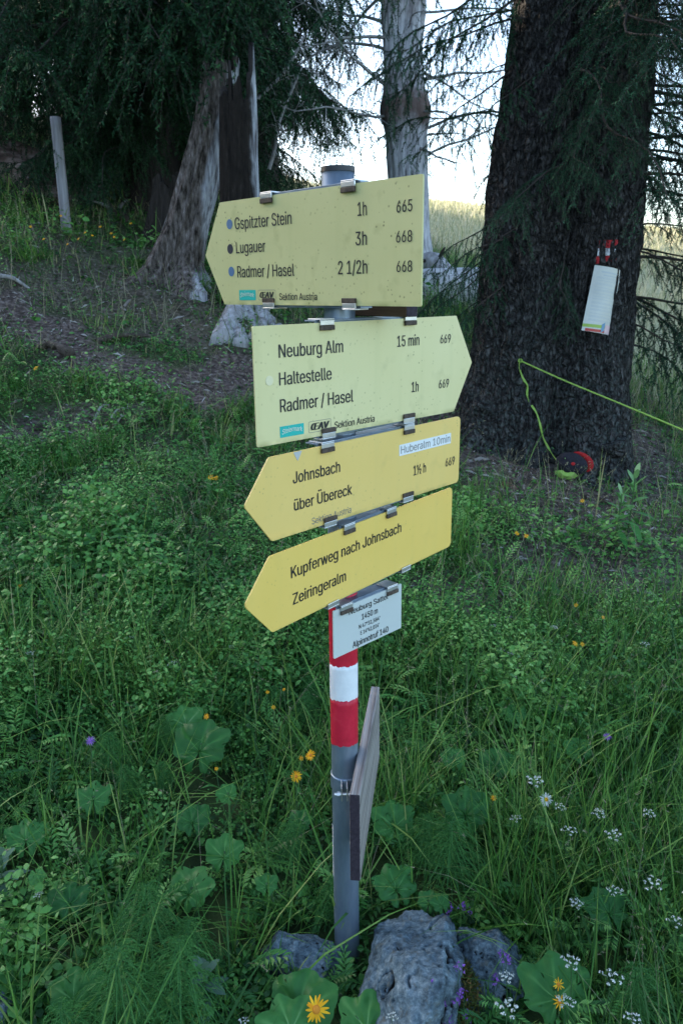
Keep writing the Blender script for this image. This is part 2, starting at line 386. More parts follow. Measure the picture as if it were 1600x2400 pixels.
def bark_mat(name, stops, vs=.18, bump=.9, dist=.02, scale=28):
    return noise_mat(name, stops, scale, .92, 8, bump, (1, 1, vs), 0, .1, scale * 1.6, dist)
M['bark'] = bark_mat('spruce_bark', [(.3, (.020, .019, .021)), (.55, (.055, .050, .052)), (.75, (.12, .115, .12))])
M['bark_dark'] = bark_mat('dark_spruce_bark', [(.3, (.02, .017, .015)), (.6, (.05, .042, .037)), (.8, (.09, .08, .07))])
M['silver'] = bark_mat('bare_silver_wood', [(.28, (.10, .09, .085)), (.48, (.30, .29, .29)), (.7, (.48, .48, .49))], .12, .7, .015, 16)
M['brownwood'] = bark_mat('brown_rotten_wood', [(.3, (.028, .022, .018)), (.55, (.085, .068, .056)), (.8, (.19, .16, .14))], .12, .9, .02, 14)
M['rotten'] = noise_mat('reddish_rotten_wood', [(.3, (.05, .022, .012)), (.6, (.16, .075, .04)), (.8, (.30, .20, .14))], 30, bump=.8)

def plates(m, scale=32, zs=.34):
    """scaly bark: plates parted by dark cracks"""
    N, L, b = nodes(m); src = b.inputs['Base Color'].links[0].from_socket; nrm_ = b.inputs['Normal'].links[0].from_socket
    tc = N.new('ShaderNodeTexCoord'); nz = N.new('ShaderNodeTexNoise'); nz.inputs['Scale'].default_value = 9; nz.inputs['Detail'].default_value = 5; L.new(tc.outputs['Object'], nz.inputs['Vector'])
    ad = N.new('ShaderNodeVectorMath'); ad.operation = 'MULTIPLY_ADD'; L.new(nz.outputs['Color'], ad.inputs[0]); ad.inputs[1].default_value = (.12, .12, .2); L.new(tc.outputs['Object'], ad.inputs[2])
    mp = N.new('ShaderNodeMapping'); mp.inputs['Scale'].default_value = (1, 1, zs); L.new(ad.outputs[0], mp.inputs[0])
    vo = N.new('ShaderNodeTexVoronoi'); vo.feature = 'DISTANCE_TO_EDGE'; vo.inputs['Scale'].default_value = scale; L.new(mp.outputs[0], vo.inputs['Vector'])
    r = ramp(N, [(0, (.22, .22, .22)), (.10, (.8, .8, .8)), (.25, (1.35, 1.35, 1.35))]); L.new(vo.outputs['Distance'], r.inputs[0])
    mx = N.new('ShaderNodeMix'); mx.data_type = 'RGBA'; mx.blend_type = 'MULTIPLY'; mx.inputs[0].default_value = .4; L.new(src, mx.inputs[6]); L.new(r.outputs[0], mx.inputs[7]); L.new(mx.outputs[2], b.inputs['Base Color'])
    bp = N.new('ShaderNodeBump'); bp.inputs['Strength'].default_value = .9; bp.inputs['Distance'].default_value = .03; L.new(r.outputs[0], bp.inputs['Height']); L.new(nrm_, bp.inputs['Normal']); L.new(bp.outputs[0], b.inputs['Normal'])

def trunk_rings(path, rad, n=40, amp=.05, seed=0, flare=.0, lobes=5, flare_h=.35, ridge=.04):
    """rings along a path of points with given radii"""
    path = np.asarray(path, float); m = len(path); a = np.arange(n) * 2 * pi / n
    z = path[:, 2] - path[0, 2]
    lob = .5 + .5 * np.cos(lobes * a + seed) + .4 * np.cos((lobes + 2) * a + 2.1 * seed)
    r = np.asarray(rad)[:, None] * (1 + amp * fbm(np.cos(a)[None] * 1.2 + 7, np.sin(a)[None] * 1.2, z[:, None] * 1.1, seed, 3)
                                    + ridge * fbm(a[None] * 5 * np.ones((m, 1)), z[:, None] * .8, 0, seed + 3, 3))
    r = r * (1 + flare * np.exp(-np.maximum(z, 0) / flare_h)[:, None] * (.35 + lob[None]))
    R_ = np.stack([path[:, 0:1] + r * np.cos(a), path[:, 1:2] + r * np.sin(a), np.repeat(path[:, 2:3], n, 1)], -1)
    return R_

def spruce_tree(x, y, H, r0, label, zlo=.6, reach=3.0, seed=1, nlow=46, low_h=3.6, nhigh=60, group=None, protos=far_br, azr=(0, 2 * pi), droop=-.12, skirt=False, extra=()):
    r = np.random.default_rng(seed); zb = float(gz(x, y)) - .15
    t = empty('spruce_tree', (x, y, zb)); tag(t, label, 'tree', group)
    zz = np.concatenate([np.linspace(0, 1.5, 8), np.linspace(1.8, H, 16)])
    path = np.stack([.05 * np.sin(zz * .7), 0 * zz, zz], -1)
    MB().add(*loft(trunk_rings(path, r0 * (1 - zz / H * .93), 24, .06, seed, .5, 5))).build('trunk', M['bark_dark'], t, True)
    mb = MB()
    for k in range(nlow):
        z = zlo + (low_h) * (k + r.uniform(0, 1)) / nlow
        s = reach / 2.6 * (1 - z / H) * r.uniform(.75, 1.12) * (.62 if z < zlo + 1.3 and skirt else 1)
        place(mb, protos[r.integers(len(protos))], (0, 0, z), r.uniform(*azr), s, droop + r.uniform(-.15, .12), r.uniform(-.2, .2), r)
    for k in range(nhigh):
        z = zlo + low_h + (H - zlo - low_h) * (k + r.uniform(0, 1)) / nhigh
        s = reach / 2.6 * (1 - z / H) * r.uniform(.8, 1.1)
        place(mb, coarse_br[r.integers(len(coarse_br))], (0, 0, z), r.uniform(0, 2 * pi), max(s, .12), r.uniform(-.15, .1), 0, r)
    for (z, az, s) in extra: place(mb, protos[r.integers(len(protos))], (0, 0, z), R(az), s, droop, r.uniform(-.2, .2), r)
    mb.build('crown', [M['needle'], M['twig']], t)
    return t

WALL = 'dark spruces closing off the upper left'
spruce_tree(-5.0, 12.6, 17, .32, 'dark spruce at the upper left corner, its skirt hanging over the fallen log', 3.0, 2.9, 21, 90, 2.8, 60, WALL)
spruce_tree(-2.3, 10.5, 19, .34, 'dark spruce whose drooping boughs curtain the top of the leaning broken trunk', .9, 3.1, 22, 160, 4.6, 60, WALL, skirt=True, extra=[(2.45, -78, 1.2), (2.6, -70, 1.22), (2.7, -64, 1.25), (2.8, -74, 1.2), (2.9, -60, 1.28), (3.0, -68, 1.2), (3.1, -56, 1.3), (3.2, -76, 1.2), (3.4, -64, 1.25), (2.5, -58, 1.2), (2.75, -82, 1.15)])
spruce_tree(-3.9, 13.2, 20, .36, 'dark spruce standing deep in shade behind the thin wooden post', 2.3, 3.2, 23, 90, 3.4, 60, WALL)
spruce_tree(-7.8, 13.2, 18, .34, 'dark spruce at the left edge, standing uphill of the fallen log', 3.2, 3.0, 24, 70, 2.8, 60, WALL)
spruce_tree(-1.35, 15.2, 16, .26, 'spruce with a bare lower trunk showing behind the broken snag', 1.7, 2.3, 25, 100, 4.2, 60, WALL)
spruce_tree(-3.3, 17.0, 19, .32, 'spruce farther back, filling the gap left of the bare lower trunk', .6, 3.2, 26, 70, 4.6, 50, WALL)
spruce_tree(-6.0, 16.0, 19, .32, 'spruce farthest back at the left, hidden in the darkest shade', .8, 3.4, 27, 70, 4.6, 50, WALL)

# ---- big twin-stemmed spruce on the right
BT = np.array([1.47, 5.65]); BZ = float(gz(*BT)) - .35
def bt_r(a, z):
    """radius of the twin trunk at angle a, height z above its base"""
    a = np.asarray(a, float); z = np.asarray(z, float)
    rr = .325 - .013 * z - .045 * sstep(1.6, 3.6, z) + .0 * a; off = .205 - .006 * z
    fl = np.exp(-np.maximum(z - .1, 0) / .42)
    out = []
    for sg in (-1, 1):
        cx, cy = sg * off, sg * -.04
        Rk = rr * (1.0 if sg < 0 else .96)
        b = cx * np.cos(a) + cy * np.sin(a); c = cx * np.sin(a) - cy * np.cos(a)
        out.append(b + np.sqrt(np.maximum(Rk ** 2 - c ** 2, .0004)))
    k = 34.0; r = np.log(np.exp(k * out[0]) + np.exp(k * out[1])) / k
    lob = np.exp(-((np.angle(np.exp(1j * (a - 3.5))) / .35) ** 2)) + .9 * np.exp(-((np.angle(np.exp(1j * (a + .95))) / .33) ** 2)) + .75 * np.exp(-((np.angle(np.exp(1j * (a + 1.95))) / .25) ** 2)) + .7 * np.exp(-((np.angle(np.exp(1j * (a - .3))) / .4) ** 2)) + .6 * np.exp(-((np.angle(np.exp(1j * (a - 2.0))) / .5) ** 2))
    r = r + fl * (.05 + .34 * lob)
    r = r + .035 * fbm(np.cos(a) * 2.2, np.sin(a) * 2.2, z * 1.3, 41, 3)
    plates = 1 - np.abs(fbm(a * 7.2, z * 2.3, 0, 43, 3))
    r = r + .030 * plates + .012 * fbm(a * 24, z * 7, 0, 47, 3)
    return r
def bt_c(z):
    z = np.asarray(z, float); return np.stack([BT[0] + .035 * z - .01, BT[1] + .0 * z], -1)
def bt_hit(px, py, off=0.0):
    """point on the trunk bark seen at a picture position"""
    d = ray(px, py); d = d / d[1]
    ys = np.arange(4.2, 6.2, .003); P = CAM + ys[:, None] * d
    z = P[:, 2] - BZ; c = bt_c(z); q = P[:, :2] - c
    f = np.hypot(q[:, 0], q[:, 1]) - bt_r(np.arctan2(q[:, 1], q[:, 0]), z) - off
    k = np.argmax(f < 0); return P[k]
big = empty('spruce_tree', (BT[0], BT[1], BZ)); tag(big, 'huge twin stemmed spruce with grey bark, standing at the right beside the meadow', 'tree')
zz = np.concatenate([np.linspace(0, 3.6, 200), np.linspace(3.7, 14, 40)]); na = 300
a = np.arange(na) * 2 * pi / na
Rr = bt_r(a[None], zz[:, None]) * np.where(zz > 4, 1 - (zz - 4) / 12, 1)[:, None]; cc = bt_c(zz)
rings = np.stack([cc[:, 0:1] - BT[0] + Rr * np.cos(a), cc[:, 1:2] - BT[1] + Rr * np.sin(a), np.repeat(zz[:, None], na, 1)], -1)
m = bark_mat('big_spruce_bark', [(.34, (.014, .013, .013)), (.5, (.046, .043, .042)), (.68, (.115, .110, .108))], .5, 1.0, .03, 34)
plates(m)
# pale lichen on the lower bark
N, L, b = nodes(m); src = b.inputs['Base Color'].links[0].from_socket
tc = N.new('ShaderNodeTexCoord'); sx = N.new('ShaderNodeSeparateXYZ'); L.new(tc.outputs['Object'], sx.inputs[0])
n5 = N.new('ShaderNodeTexNoise'); n5.inputs['Scale'].default_value = 38; n5.inputs['Detail'].default_value = 8; L.new(tc.outputs['Object'], n5.inputs['Vector'])
mr = N.new('ShaderNodeMapRange'); mr.inputs[1].default_value = 1.7; mr.inputs[2].default_value = .45; L.new(sx.outputs[2], mr.inputs[0])
mm = N.new('ShaderNodeMath'); mm.operation = 'MULTIPLY'; rr_ = ramp(N, [(.45, (0, 0, 0)), (.72, (.9, .9, .9))]); L.new(n5.outputs[0], rr_.inputs[0])
L.new(mr.outputs[0], mm.inputs[0]); L.new(rr_.outputs[0], mm.inputs[1])
mx = N.new('ShaderNodeMix'); mx.data_type = 'RGBA'; L.new(mm.outputs[0], mx.inputs[0]); L.new(src, mx.inputs[6]); mx.inputs[7].default_value = (.10, .125, .115, 1); L.new(mx.outputs[2], b.inputs['Base Color'])
M['bigbark'] = m
MB().add(*loft(rings)).build('trunk', m, big, True)
for (p0, p1, ra) in [((1405, 1010), (1475, 1108), .10), ((1120, 930), (1035, 990), .10), ((1340, 1030), (1362, 1128), .09)]:
    A_, B_ = bt_hit(*p0, -.05), ground_hit(*p1) - np.array([0, 0, .03]); t = np.linspace(0, 1, 16)[:, None]
    P = A_ * (1 - t) + B_ * t; P[:, 2] -= .10 * np.sin(t[:, 0] * pi) * (A_[2] - B_[2]) * 2; P[:, 0] += .02 * np.sin(t[:, 0] * 6 + p0[0])
    V, T = tube(P - np.array([BT[0], BT[1], BZ]), ra * (1.15 - .75 * t[:, 0]), 14); V += fbm(V[:, 0] * 11, V[:, 1] * 11, V[:, 2] * 7, 8, 3)[:, None] * .018
    MB().add(V, T).build('root', m, big, True)
mb = MB(); r = np.random.default_rng(3)
BLAZE = {'cam': CAM, 'dir': nrm(ray(1395, 578)), 'max': 260}
def bt_branch(pr, z, az, s, pitch, roll=0.0):
    c = bt_c(z - BZ) - BT; rr = bt_r(az, z - BZ) * .8
    one = MB(); place(one, pr, (c[0] + rr * cos(az), c[1] + rr * sin(az), z - BZ), az, s, pitch, roll, r); V, T, Mi, A_ = one.arrays()
    if True:                                                   # boughs are kept trimmed in front of the trail mark
        q = V[np.unique(T[Mi == 0])] + np.array([BT[0], BT[1], BZ]) - BLAZE['cam']; dist = np.linalg.norm(np.cross(q, BLAZE['dir']), axis=1)
        if (dist < .15).sum() > BLAZE['max']: return
    mb.add(V, T, Mi, A_)
# boughs in front of the stem and to the camera's right
for k in range(46):
    z = 2.12 + 2.3 * (k + r.uniform(0, 1)) / 46; azd = r.uniform(-105, -15)
    if -86 < azd < -30 and z < 3.0: azd = r.choice([-100, -22])
    bt_branch(near_br[r.integers(4)], z, R(azd), r.uniform(.45, .95), r.uniform(-.35, .02), r.uniform(-.3, .3))
for k in range(26):
    z = 2.75 + 1.6 * (k + r.uniform(0, 1)) / 26; azd = r.uniform(-88, -18); mid = -84 < azd < -34
    bt_branch(near_br[r.integers(4)], z + .35 * mid, R(azd), r.uniform(.45, .65 if mid else .85), r.uniform(-.05 if mid else -.2, .2), r.uniform(-.4, .4))
for (z, az, s, p) in [(1.8, -24, .55, -.25), (2.05, -98, .70, -.05), (2.3, -118, .6, -.2), (1.75, -100, .40, -.5)]:
    bt_branch(near_br[r.integers(4)], z, R(az), s, p, r.uniform(-.2, .2))
# right hand boughs against the bright meadow
for k in range(30):
    z = 1.2 + 2.9 * (k + r.uniform(0, 1)) / 30
    bt_branch(lacy_br[r.integers(4)], z, R(r.uniform(-25, 40)), r.uniform(.5, 1.0), r.uniform(-.25, .08), r.uniform(-.3, .3))
# left hand boughs against the sky
for k in range(15):
    z = 2.62 + 1.7 * (k + r.uniform(0, 1)) / 15
    bt_branch(lacy_br[r.integers(4)], z, R(r.uniform(160, 212)), r.uniform(.35, .68) + .3 * max(0, (z - 3.0) / 1.3), r.uniform(-.5, .25), r.uniform(-.5, .5))
for k in range(8):
    z = 1.5 + .55 * (k + r.uniform(0, 1)) / 8
    bt_branch(lacy_br[r.integers(4)], z, R(r.uniform(160, 210)), r.uniform(.32, .52), r.uniform(-.55, -.05), r.uniform(-.5, .5))
for k in range(6):
    z = 2.3 + 2.2 * (k + r.uniform(0, 1)) / 12
    bt_branch(lacy_br[r.integers(4)], z, R(r.uniform(40, 110)), r.uniform(.6, 1.0), r.uniform(-.2, .1))
for k in range(46):
    z = 4.6 + 9 * (k + r.uniform(0, 1)) / 46
    bt_branch(coarse_br[r.integers(2)], z, r.uniform(0, 2 * pi), .9 * (1 - (z - 4) / 13), r.uniform(-.3, .05))
mb.build('crown', [M['needle_near'], M['twig']], big)

# trail mark painted on the bark (red, white, red)
M['paint_red'] = noise_mat('worn_red_paint', [(.35, (.22, .012, .015)), (.6, (.42, .02, .025))], 40, .7, bump=.4)
M['paint_white'] = noise_mat('worn_white_paint', [(.38, (.25, .25, .27)), (.5, (.62, .64, .66))], 50, .7, bump=.4)
def bark_patch(c0, c1, c2, c3, name, mt, label, n=14):
    P = np.zeros((n, n, 3))
    for i in range(n):
        for j in range(n):
            u, v = i / (n - 1), j / (n - 1)
            q = (1 - v) * ((1 - u) * np.array(c0) + u * np.array(c1)) + v * ((1 - u) * np.array(c3) + u * np.array(c2))
            P[i, j] = bt_hit(q[0], q[1], .006)
    P = P.reshape(-1, 3) - np.array([BT[0], BT[1], BZ])
    i, j = np.meshgrid(np.arange(n - 1), np.arange(n - 1), indexing='ij'); k = i * n + j
    keep = (rng.uniform(0, 1, k.shape) > .04)
    a_ = k[keep]
    T = np.concatenate([np.stack([a_, a_ + 1, a_ + n + 1], -1), np.stack([a_, a_ + n + 1, a_ + n], -1)])
    o = MB().add(P, T).build(name, mt, big, True); o['label'] = label
bark_patch((1376, 552), (1426, 549), (1421, 568), (1374, 570), 'trail_mark', M['paint_red'], 'upper red bar of the painted trail mark')
bark_patch((1373, 570.5), (1421, 568.5), (1417, 585), (1371, 587), 'trail_mark', M['paint_white'], 'white bar of the painted trail mark')
bark_patch((1370, 587.5), (1417, 585.5), (1413, 603), (1366, 605), 'trail_mark', M['paint_red'], 'lower red bar of the painted trail mark')

# ---- limbs for dead trees
def dead_limb(mb, r, p, d, L, rad, depth, mi=0, wob=.25, down=.2):
    n = 9; P = [np.array(p, float)]; d = nrm(d)
    for k in range(n - 1):
        d = nrm(d + r.normal(0, wob / 2.2, 3) + np.array([0, 0, -down * .12])); P.append(P[-1] + d * L / (n - 1))
    P = np.array(P); t = np.linspace(0, 1, n); mb.add(*tube(P, rad * (1 - .8 * t), 5 if depth else 4), mi, .5)
    if depth:
        for k in range(r.integers(4, 8)):
            i = r.integers(2, n - 1); sd = nrm(r.normal(0, 1, 3)); sd = nrm(nrm(P[i] - P[i - 1]) * .6 + sd * .9 + np.array([0, 0, -down]))
            dead_limb(mb, r, P[i], sd, L * r.uniform(.25, .6) * (1 - t[i] * .4), rad * (1 - .75 * t[i]) * .6, depth - 1, mi, wob, down)

# grey dead tree in the middle, bark peeled off above a dark collar
c = ground_hit(945, 612); DT = np.array([at_y(935, 612, 10.2)[0], 10.2]); DZ = float(gz(*DT)) - .1
dt = empty('dead_tree', (DT[0], DT[1], DZ)); tag(dt, 'tall dead grey tree with peeled bark and bare crooked limbs, behind the top sign', 'tree')
zz = np.concatenate([np.linspace(0, 1, 20), np.linspace(1.05, 7.5, 90)])
path = np.stack([-.09 * (zz / 3) + .02 * np.sin(zz * 2), 0 * zz, zz], -1)
rad = .245 - .012 * zz + .05 * np.exp(-((zz - 1.78) / .16) ** 2) + .03 * np.exp(-((zz - 2.9) / .25) ** 2)
m = bark_mat('peeled_dead_bark', [(.30, (.10, .095, .10)), (.47, (.32, .315, .33)), (.68, (.55, .545, .565))], .16, .8, .02, 26)
N, L, b = nodes(m); src = b.inputs['Base Color'].links[0].from_socket
tc = N.new('ShaderNodeTexCoord'); sx = N.new('ShaderNodeSeparateXYZ'); L.new(tc.outputs['Object'], sx.inputs[0])
n5 = N.new('ShaderNodeTexNoise'); n5.inputs['Scale'].default_value = 7; n5.inputs['Detail'].default_value = 6; L.new(tc.outputs['Object'], n5.inputs['Vector'])
ad = N.new('ShaderNodeMath'); ad.operation = 'MULTIPLY_ADD'; L.new(n5.outputs[0], ad.inputs[0]); ad.inputs[1].default_value = .55; L.new(sx.outputs[2], ad.inputs[2])
rr_ = ramp(N, [(.0, (0, 0, 0)), (.37, (0, 0, 0)), (.44, (.95, .95, .95)), (.47, (.9, .9, .9)), (.54, (0, 0, 0)), (.63, (0, 0, 0)), (.72, (.8, .8, .8)), (.80, (.9, .9, .9))])
mr = N.new('ShaderNodeMapRange'); mr.inputs[1].default_value = 0; mr.inputs[2].default_value = 4.6; L.new(ad.outputs[0], mr.inputs[0]); L.new(mr.outputs[0], rr_.inputs[0])
mx = N.new('ShaderNodeMix'); mx.data_type = 'RGBA'; L.new(rr_.outputs[0], mx.inputs[0]); L.new(src, mx.inputs[6]); mx.inputs[7].default_value = (.085, .055, .045, 1); L.new(mx.outputs[2], b.inputs['Base Color'])
MB().add(*loft(trunk_rings(path, rad, 64, .13, 61, .45, 4, .3, .06))).build('trunk', m, dt, True)
mb = MB(); r = np.random.default_rng(8)
for k in range(36):
    z = 1.2 + 3.9 * (k + r.uniform(0, 1)) / 36; az = r.choice([0, pi]) + r.uniform(-1.0, 1.0)
    dead_limb(mb, r, (-.03 * z + .17 * cos(az), .17 * sin(az), z), (cos(az), sin(az), r.uniform(-.3, .5)), r.uniform(.7, 1.7), r.uniform(.013, .026), 2, 0, .3, .3)
mb.build('limb', M['deadtwig'], dt)
mb = MB()
for k in range(10):
    z = 1.7 + 3.0 * (k + r.uniform(0, 1)) / 10; az = r.uniform(-1.9, .8)
    place(mb, sparse_br[k % 2], (-.03 * z, 0, z), az, r.uniform(.35, .7), r.uniform(-.4, .1), 0, r)
mb.build('foliage', [M['needle_near'], M['twig']], dt)

# leaning broken trunk on the left
def snag(name, pts, rads, seed, label, n=110, spikes=.35, flare=.7, lobes=4, mats=None, hollow=True, cat='dead tree', flare_h=.35, face=0.3):
    P = np.array(pts, float); base = P[0].copy()
    t = np.linspace(0, 1, len(P)); tt = np.linspace(0, 1, 120)
    path = np.stack([np.interp(tt, t, P[:, k]) for k in range(3)], -1) - base
    for _ in range(6): path[1:-1] = (path[:-2] + 2 * path[1:-1] + path[2:]) / 4
    rad = np.interp(tt, t, rads)
    R_ = trunk_rings(path, rad, n, .10, seed, flare, lobes, flare_h, .13)
    a = np.arange(n) * 2 * pi / n
    # jagged top: the rim rises in splinters, strongest on one side
    k = np.clip((tt - .72) / .28, 0, 1)[:, None]
    sp = (np.abs(fbm(a * 3.2, a * 0, 0, seed + 9, 2)) + .9 * np.exp(-((np.angle(np.exp(1j * (a - face)))) / .5) ** 2)) * spikes
    R_[:, :, 2] += k ** 2 * (sp[None] - spikes * .5)
    o = empty(name, base); tag(o, label, cat)
    V, T = loft(np.concatenate([R_[:1] - np.array([0, 0, .5]), R_]), cap=False)
    # inner rim so that the broken top reads as a hollow shell
    c = path[-1]; inner = []
    for q in (0, .15, .5, 1.1):
        s = .72 - .1 * q
        ring = R_[-1].copy(); ring[:, :2] = c[:2] + (ring[:, :2] - c[:2]) * s; ring[:, 2] = R_[-1][:, 2] - q * .5
        inner.append(ring)
    mb = MB(); col = np.repeat(0.5, len(V))
    mb.add(V, T, 0, .5)
    Vi, Ti = loft(np.array([R_[-1]] + inner), cap=True); mb.add(Vi, Ti, 1, .5)
    mb.build('trunk', mats or [M['brownwood'], M['brownwood']], o, True)
    return o, path, R_

def silver_wood(base, silver, axis, lo, hi, name):
    """bark colour with a bare silver strip on one side (object space)"""
    m = bark_mat(name, base, .24, 1.0, .03, 30); N, L, b = nodes(m); src = b.inputs['Base Color'].links[0].from_socket
    tc = N.new('ShaderNodeTexCoord'); n5 = N.new('ShaderNodeTexNoise'); n5.inputs['Scale'].default_value = 3.5; n5.inputs['Detail'].default_value = 5; L.new(tc.outputs['Object'], n5.inputs['Vector'])
    dp = N.new('ShaderNodeVectorMath'); dp.operation = 'DOT_PRODUCT'; L.new(tc.outputs['Object'], dp.inputs[0]); dp.inputs[1].default_value = axis
    ad = N.new('ShaderNodeMath'); ad.operation = 'MULTIPLY_ADD'; L.new(n5.outputs[0], ad.inputs[0]); ad.inputs[1].default_value = .16; L.new(dp.outputs['Value'], ad.inputs[2])
    sz = N.new('ShaderNodeSeparateXYZ'); L.new(tc.outputs['Object'], sz.inputs[0]); zr = N.new('ShaderNodeMapRange'); zr.inputs[1].default_value = .05; zr.inputs[2].default_value = .95; zr.inputs[3].default_value = -.22; zr.inputs[4].default_value = 0; L.new(sz.outputs[2], zr.inputs[0])
    a9 = N.new('ShaderNodeMath'); L.new(ad.outputs[0], a9.inputs[0]); L.new(zr.outputs[0], a9.inputs[1]); ad = a9
    mr = N.new('ShaderNodeMapRange'); mr.inputs[1].default_value = lo; mr.inputs[2].default_value = hi; L.new(ad.outputs[0], mr.inputs[0])
    n6 = N.new('ShaderNodeTexNoise'); n6.inputs['Scale'].default_value = 34; n6.inputs['Detail'].default_value = 6; mp = N.new('ShaderNodeMapping'); mp.inputs['Scale'].default_value = (1, 1, .12); L.new(tc.outputs['Object'], mp.inputs[0]); L.new(mp.outputs[0], n6.inputs['Vector'])
    r6 = ramp(N, silver); L.new(n6.outputs[0], r6.inputs[0])
    mx = N.new('ShaderNodeMix'); mx.data_type = 'RGBA'; L.new(mr.outputs[0], mx.inputs[0]); L.new(src, mx.inputs[6]); L.new(r6.outputs[0], mx.inputs[7]); L.new(mx.outputs[2], b.inputs['Base Color'])
    return m
SB = [(.36, (.016, .013, .011)), (.47, (.085, .070, .060)), (.60, (.18, .15, .135)), (.73, (.36, .33, .32))]
SS = [(.35, (.13, .12, .125)), (.5, (.34, .34, .36)), (.7, (.55, .56, .58))]
yS = 8.0
p_ = [at_y(385, 672, yS), at_y(405, 610, yS), at_y(432, 520, yS), at_y(462, 400, yS), at_y(490, 280, yS), at_y(508, 160, yS)]
_p0 = p_[0]; sx_ = (p_[-1] - _p0)
mS = silver_wood(SB, SS, (1, 0, -sx_[0] / sx_[2]), .165, .215, 'leaning_trunk_wood')
o, pth, _ = snag('broken_trunk', p_, [.34, .215, .185, .18, .172, .16], 71, 'thick leaning broken trunk, brown with a silvery right edge, left of the top sign', mats=[mS, M['brownwood']], flare=.62, spikes=.12, lobes=3, face=.2)
# hollow snag behind it with a tall splinter
yT = 7.6
p_ = [at_y(567, 775, yT), at_y(565, 690, yT), at_y(556, 560, yT), at_y(552, 440, yT), at_y(548, 330, yT), at_y(545, 215, yT)]
sx_ = p_[-1] - p_[0]
mT = silver_wood([(.3, (.012, .010, .009)), (.6, (.03, .024, .02)), (.85, (.08, .065, .055))], SS, (1, .15, -sx_[0] / sx_[2]), .165, .20, 'hollow_snag_wood')
o2, pth, _ = snag('broken_trunk', p_, [.23, .175, .165, .16, .155, .15], 83, 'upright hollow snag, dark inside, with a silver splinter standing on its right side', mats=[mT, M['bark_dark']], flare=.35, spikes=.27, lobes=5, flare_h=.4, face=-.15)
mb = MB(); r = np.random.default_rng(19); b0 = np.array(p_[0])
for (px0, py0, px1, py1, rr) in [(540, 672, 512, 790, .075), (560, 690, 545, 795, .05), (575, 690, 583, 790, .045), (590, 690, 612, 780, .04), (605, 690, 645, 770, .035)]:
    A_, B_ = at_y(px0, py0, yT - .12), ground_hit(px1, py1); t = np.linspace(0, 1, 14)[:, None]
    P = A_ * (1 - t) + B_ * t; P[:, 2] += (np.sin(t[:, 0] * pi) * -.05); P += np.c_[.02 * np.sin(t[:, 0] * 7 + px0), 0 * t[:, 0], 0 * t[:, 0]]
    V, T = tube(P - b0, rr * (.75 + .6 * t[:, 0] + .25 * np.abs(np.sin(t[:, 0] * 5 + px0))), 9); V += fbm(V[:, 0] * 14, V[:, 1] * 14, V[:, 2] * 5, 3, 3)[:, None] * .018
    MB().add(V, T).build('root', M['silver'], o2, True)
# dead grey branch arching from the snag top
mb = MB()
for pts in ([(575, 240), (600, 218), (640, 180), (665, 150), (700, 80)], [(618, 388), (632, 340), (638, 290), (655, 240), (680, 185), (695, 150)]):
    P = np.array([at_y(px, py, 9.0) for px, py in pts]); t = np.linspace(0, 1, 24); P = np.stack([np.interp(t, np.linspace(0, 1, len(P)), P[:, k]) for k in range(3)], -1)
    mb.add(*tube(P, .022 * (1 - .6 * t), 6)); 
    for k in range(7):
        i = r.integers(4, 22); dead_limb(mb, r, P[i], nrm(r.normal(0, 1, 3) + np.array([.4, 0, -.3])), r.uniform(.15, .4), .007, 1)
base = at_y(600, 400, 9.0); 
o = mb.build('dead_bough', M['deadtwig']); tag(o, 'bare grey broken boughs hanging from the spruce beside the hollow snag', 'branch')

# thin stem left of the leaning trunk
P = np.array([at_y(330, 650, 8.3), at_y(352, 600, 8.3), at_y(372, 540, 8.3), at_y(402, 455, 8.3)])
t = np.linspace(0, 1, 20); P = np.stack([np.interp(t, np.linspace(0, 1, 4), P[:, k]) for k in range(3)], -1)
o = MB().add(*tube(P, .03 * (1 - .4 * t), 7)).build('dead_sapling', M['silver'], smooth=True); tag(o, 'thin bare stem leaning along the left side of the broken trunk', 'branch')
# dark stump behind the leaning trunk
p_ = [at_y(375, 600, 9.3), at_y(385, 500, 9.3), at_y(395, 425, 9.3)]
snag('tree_stump', p_, [.22, .2, .19], 91, 'dark low stump half hidden left of the leaning broken trunk', mats=[M['bark_dark'], M['bark_dark']], flare=.3, spikes=.15, cat='stump')

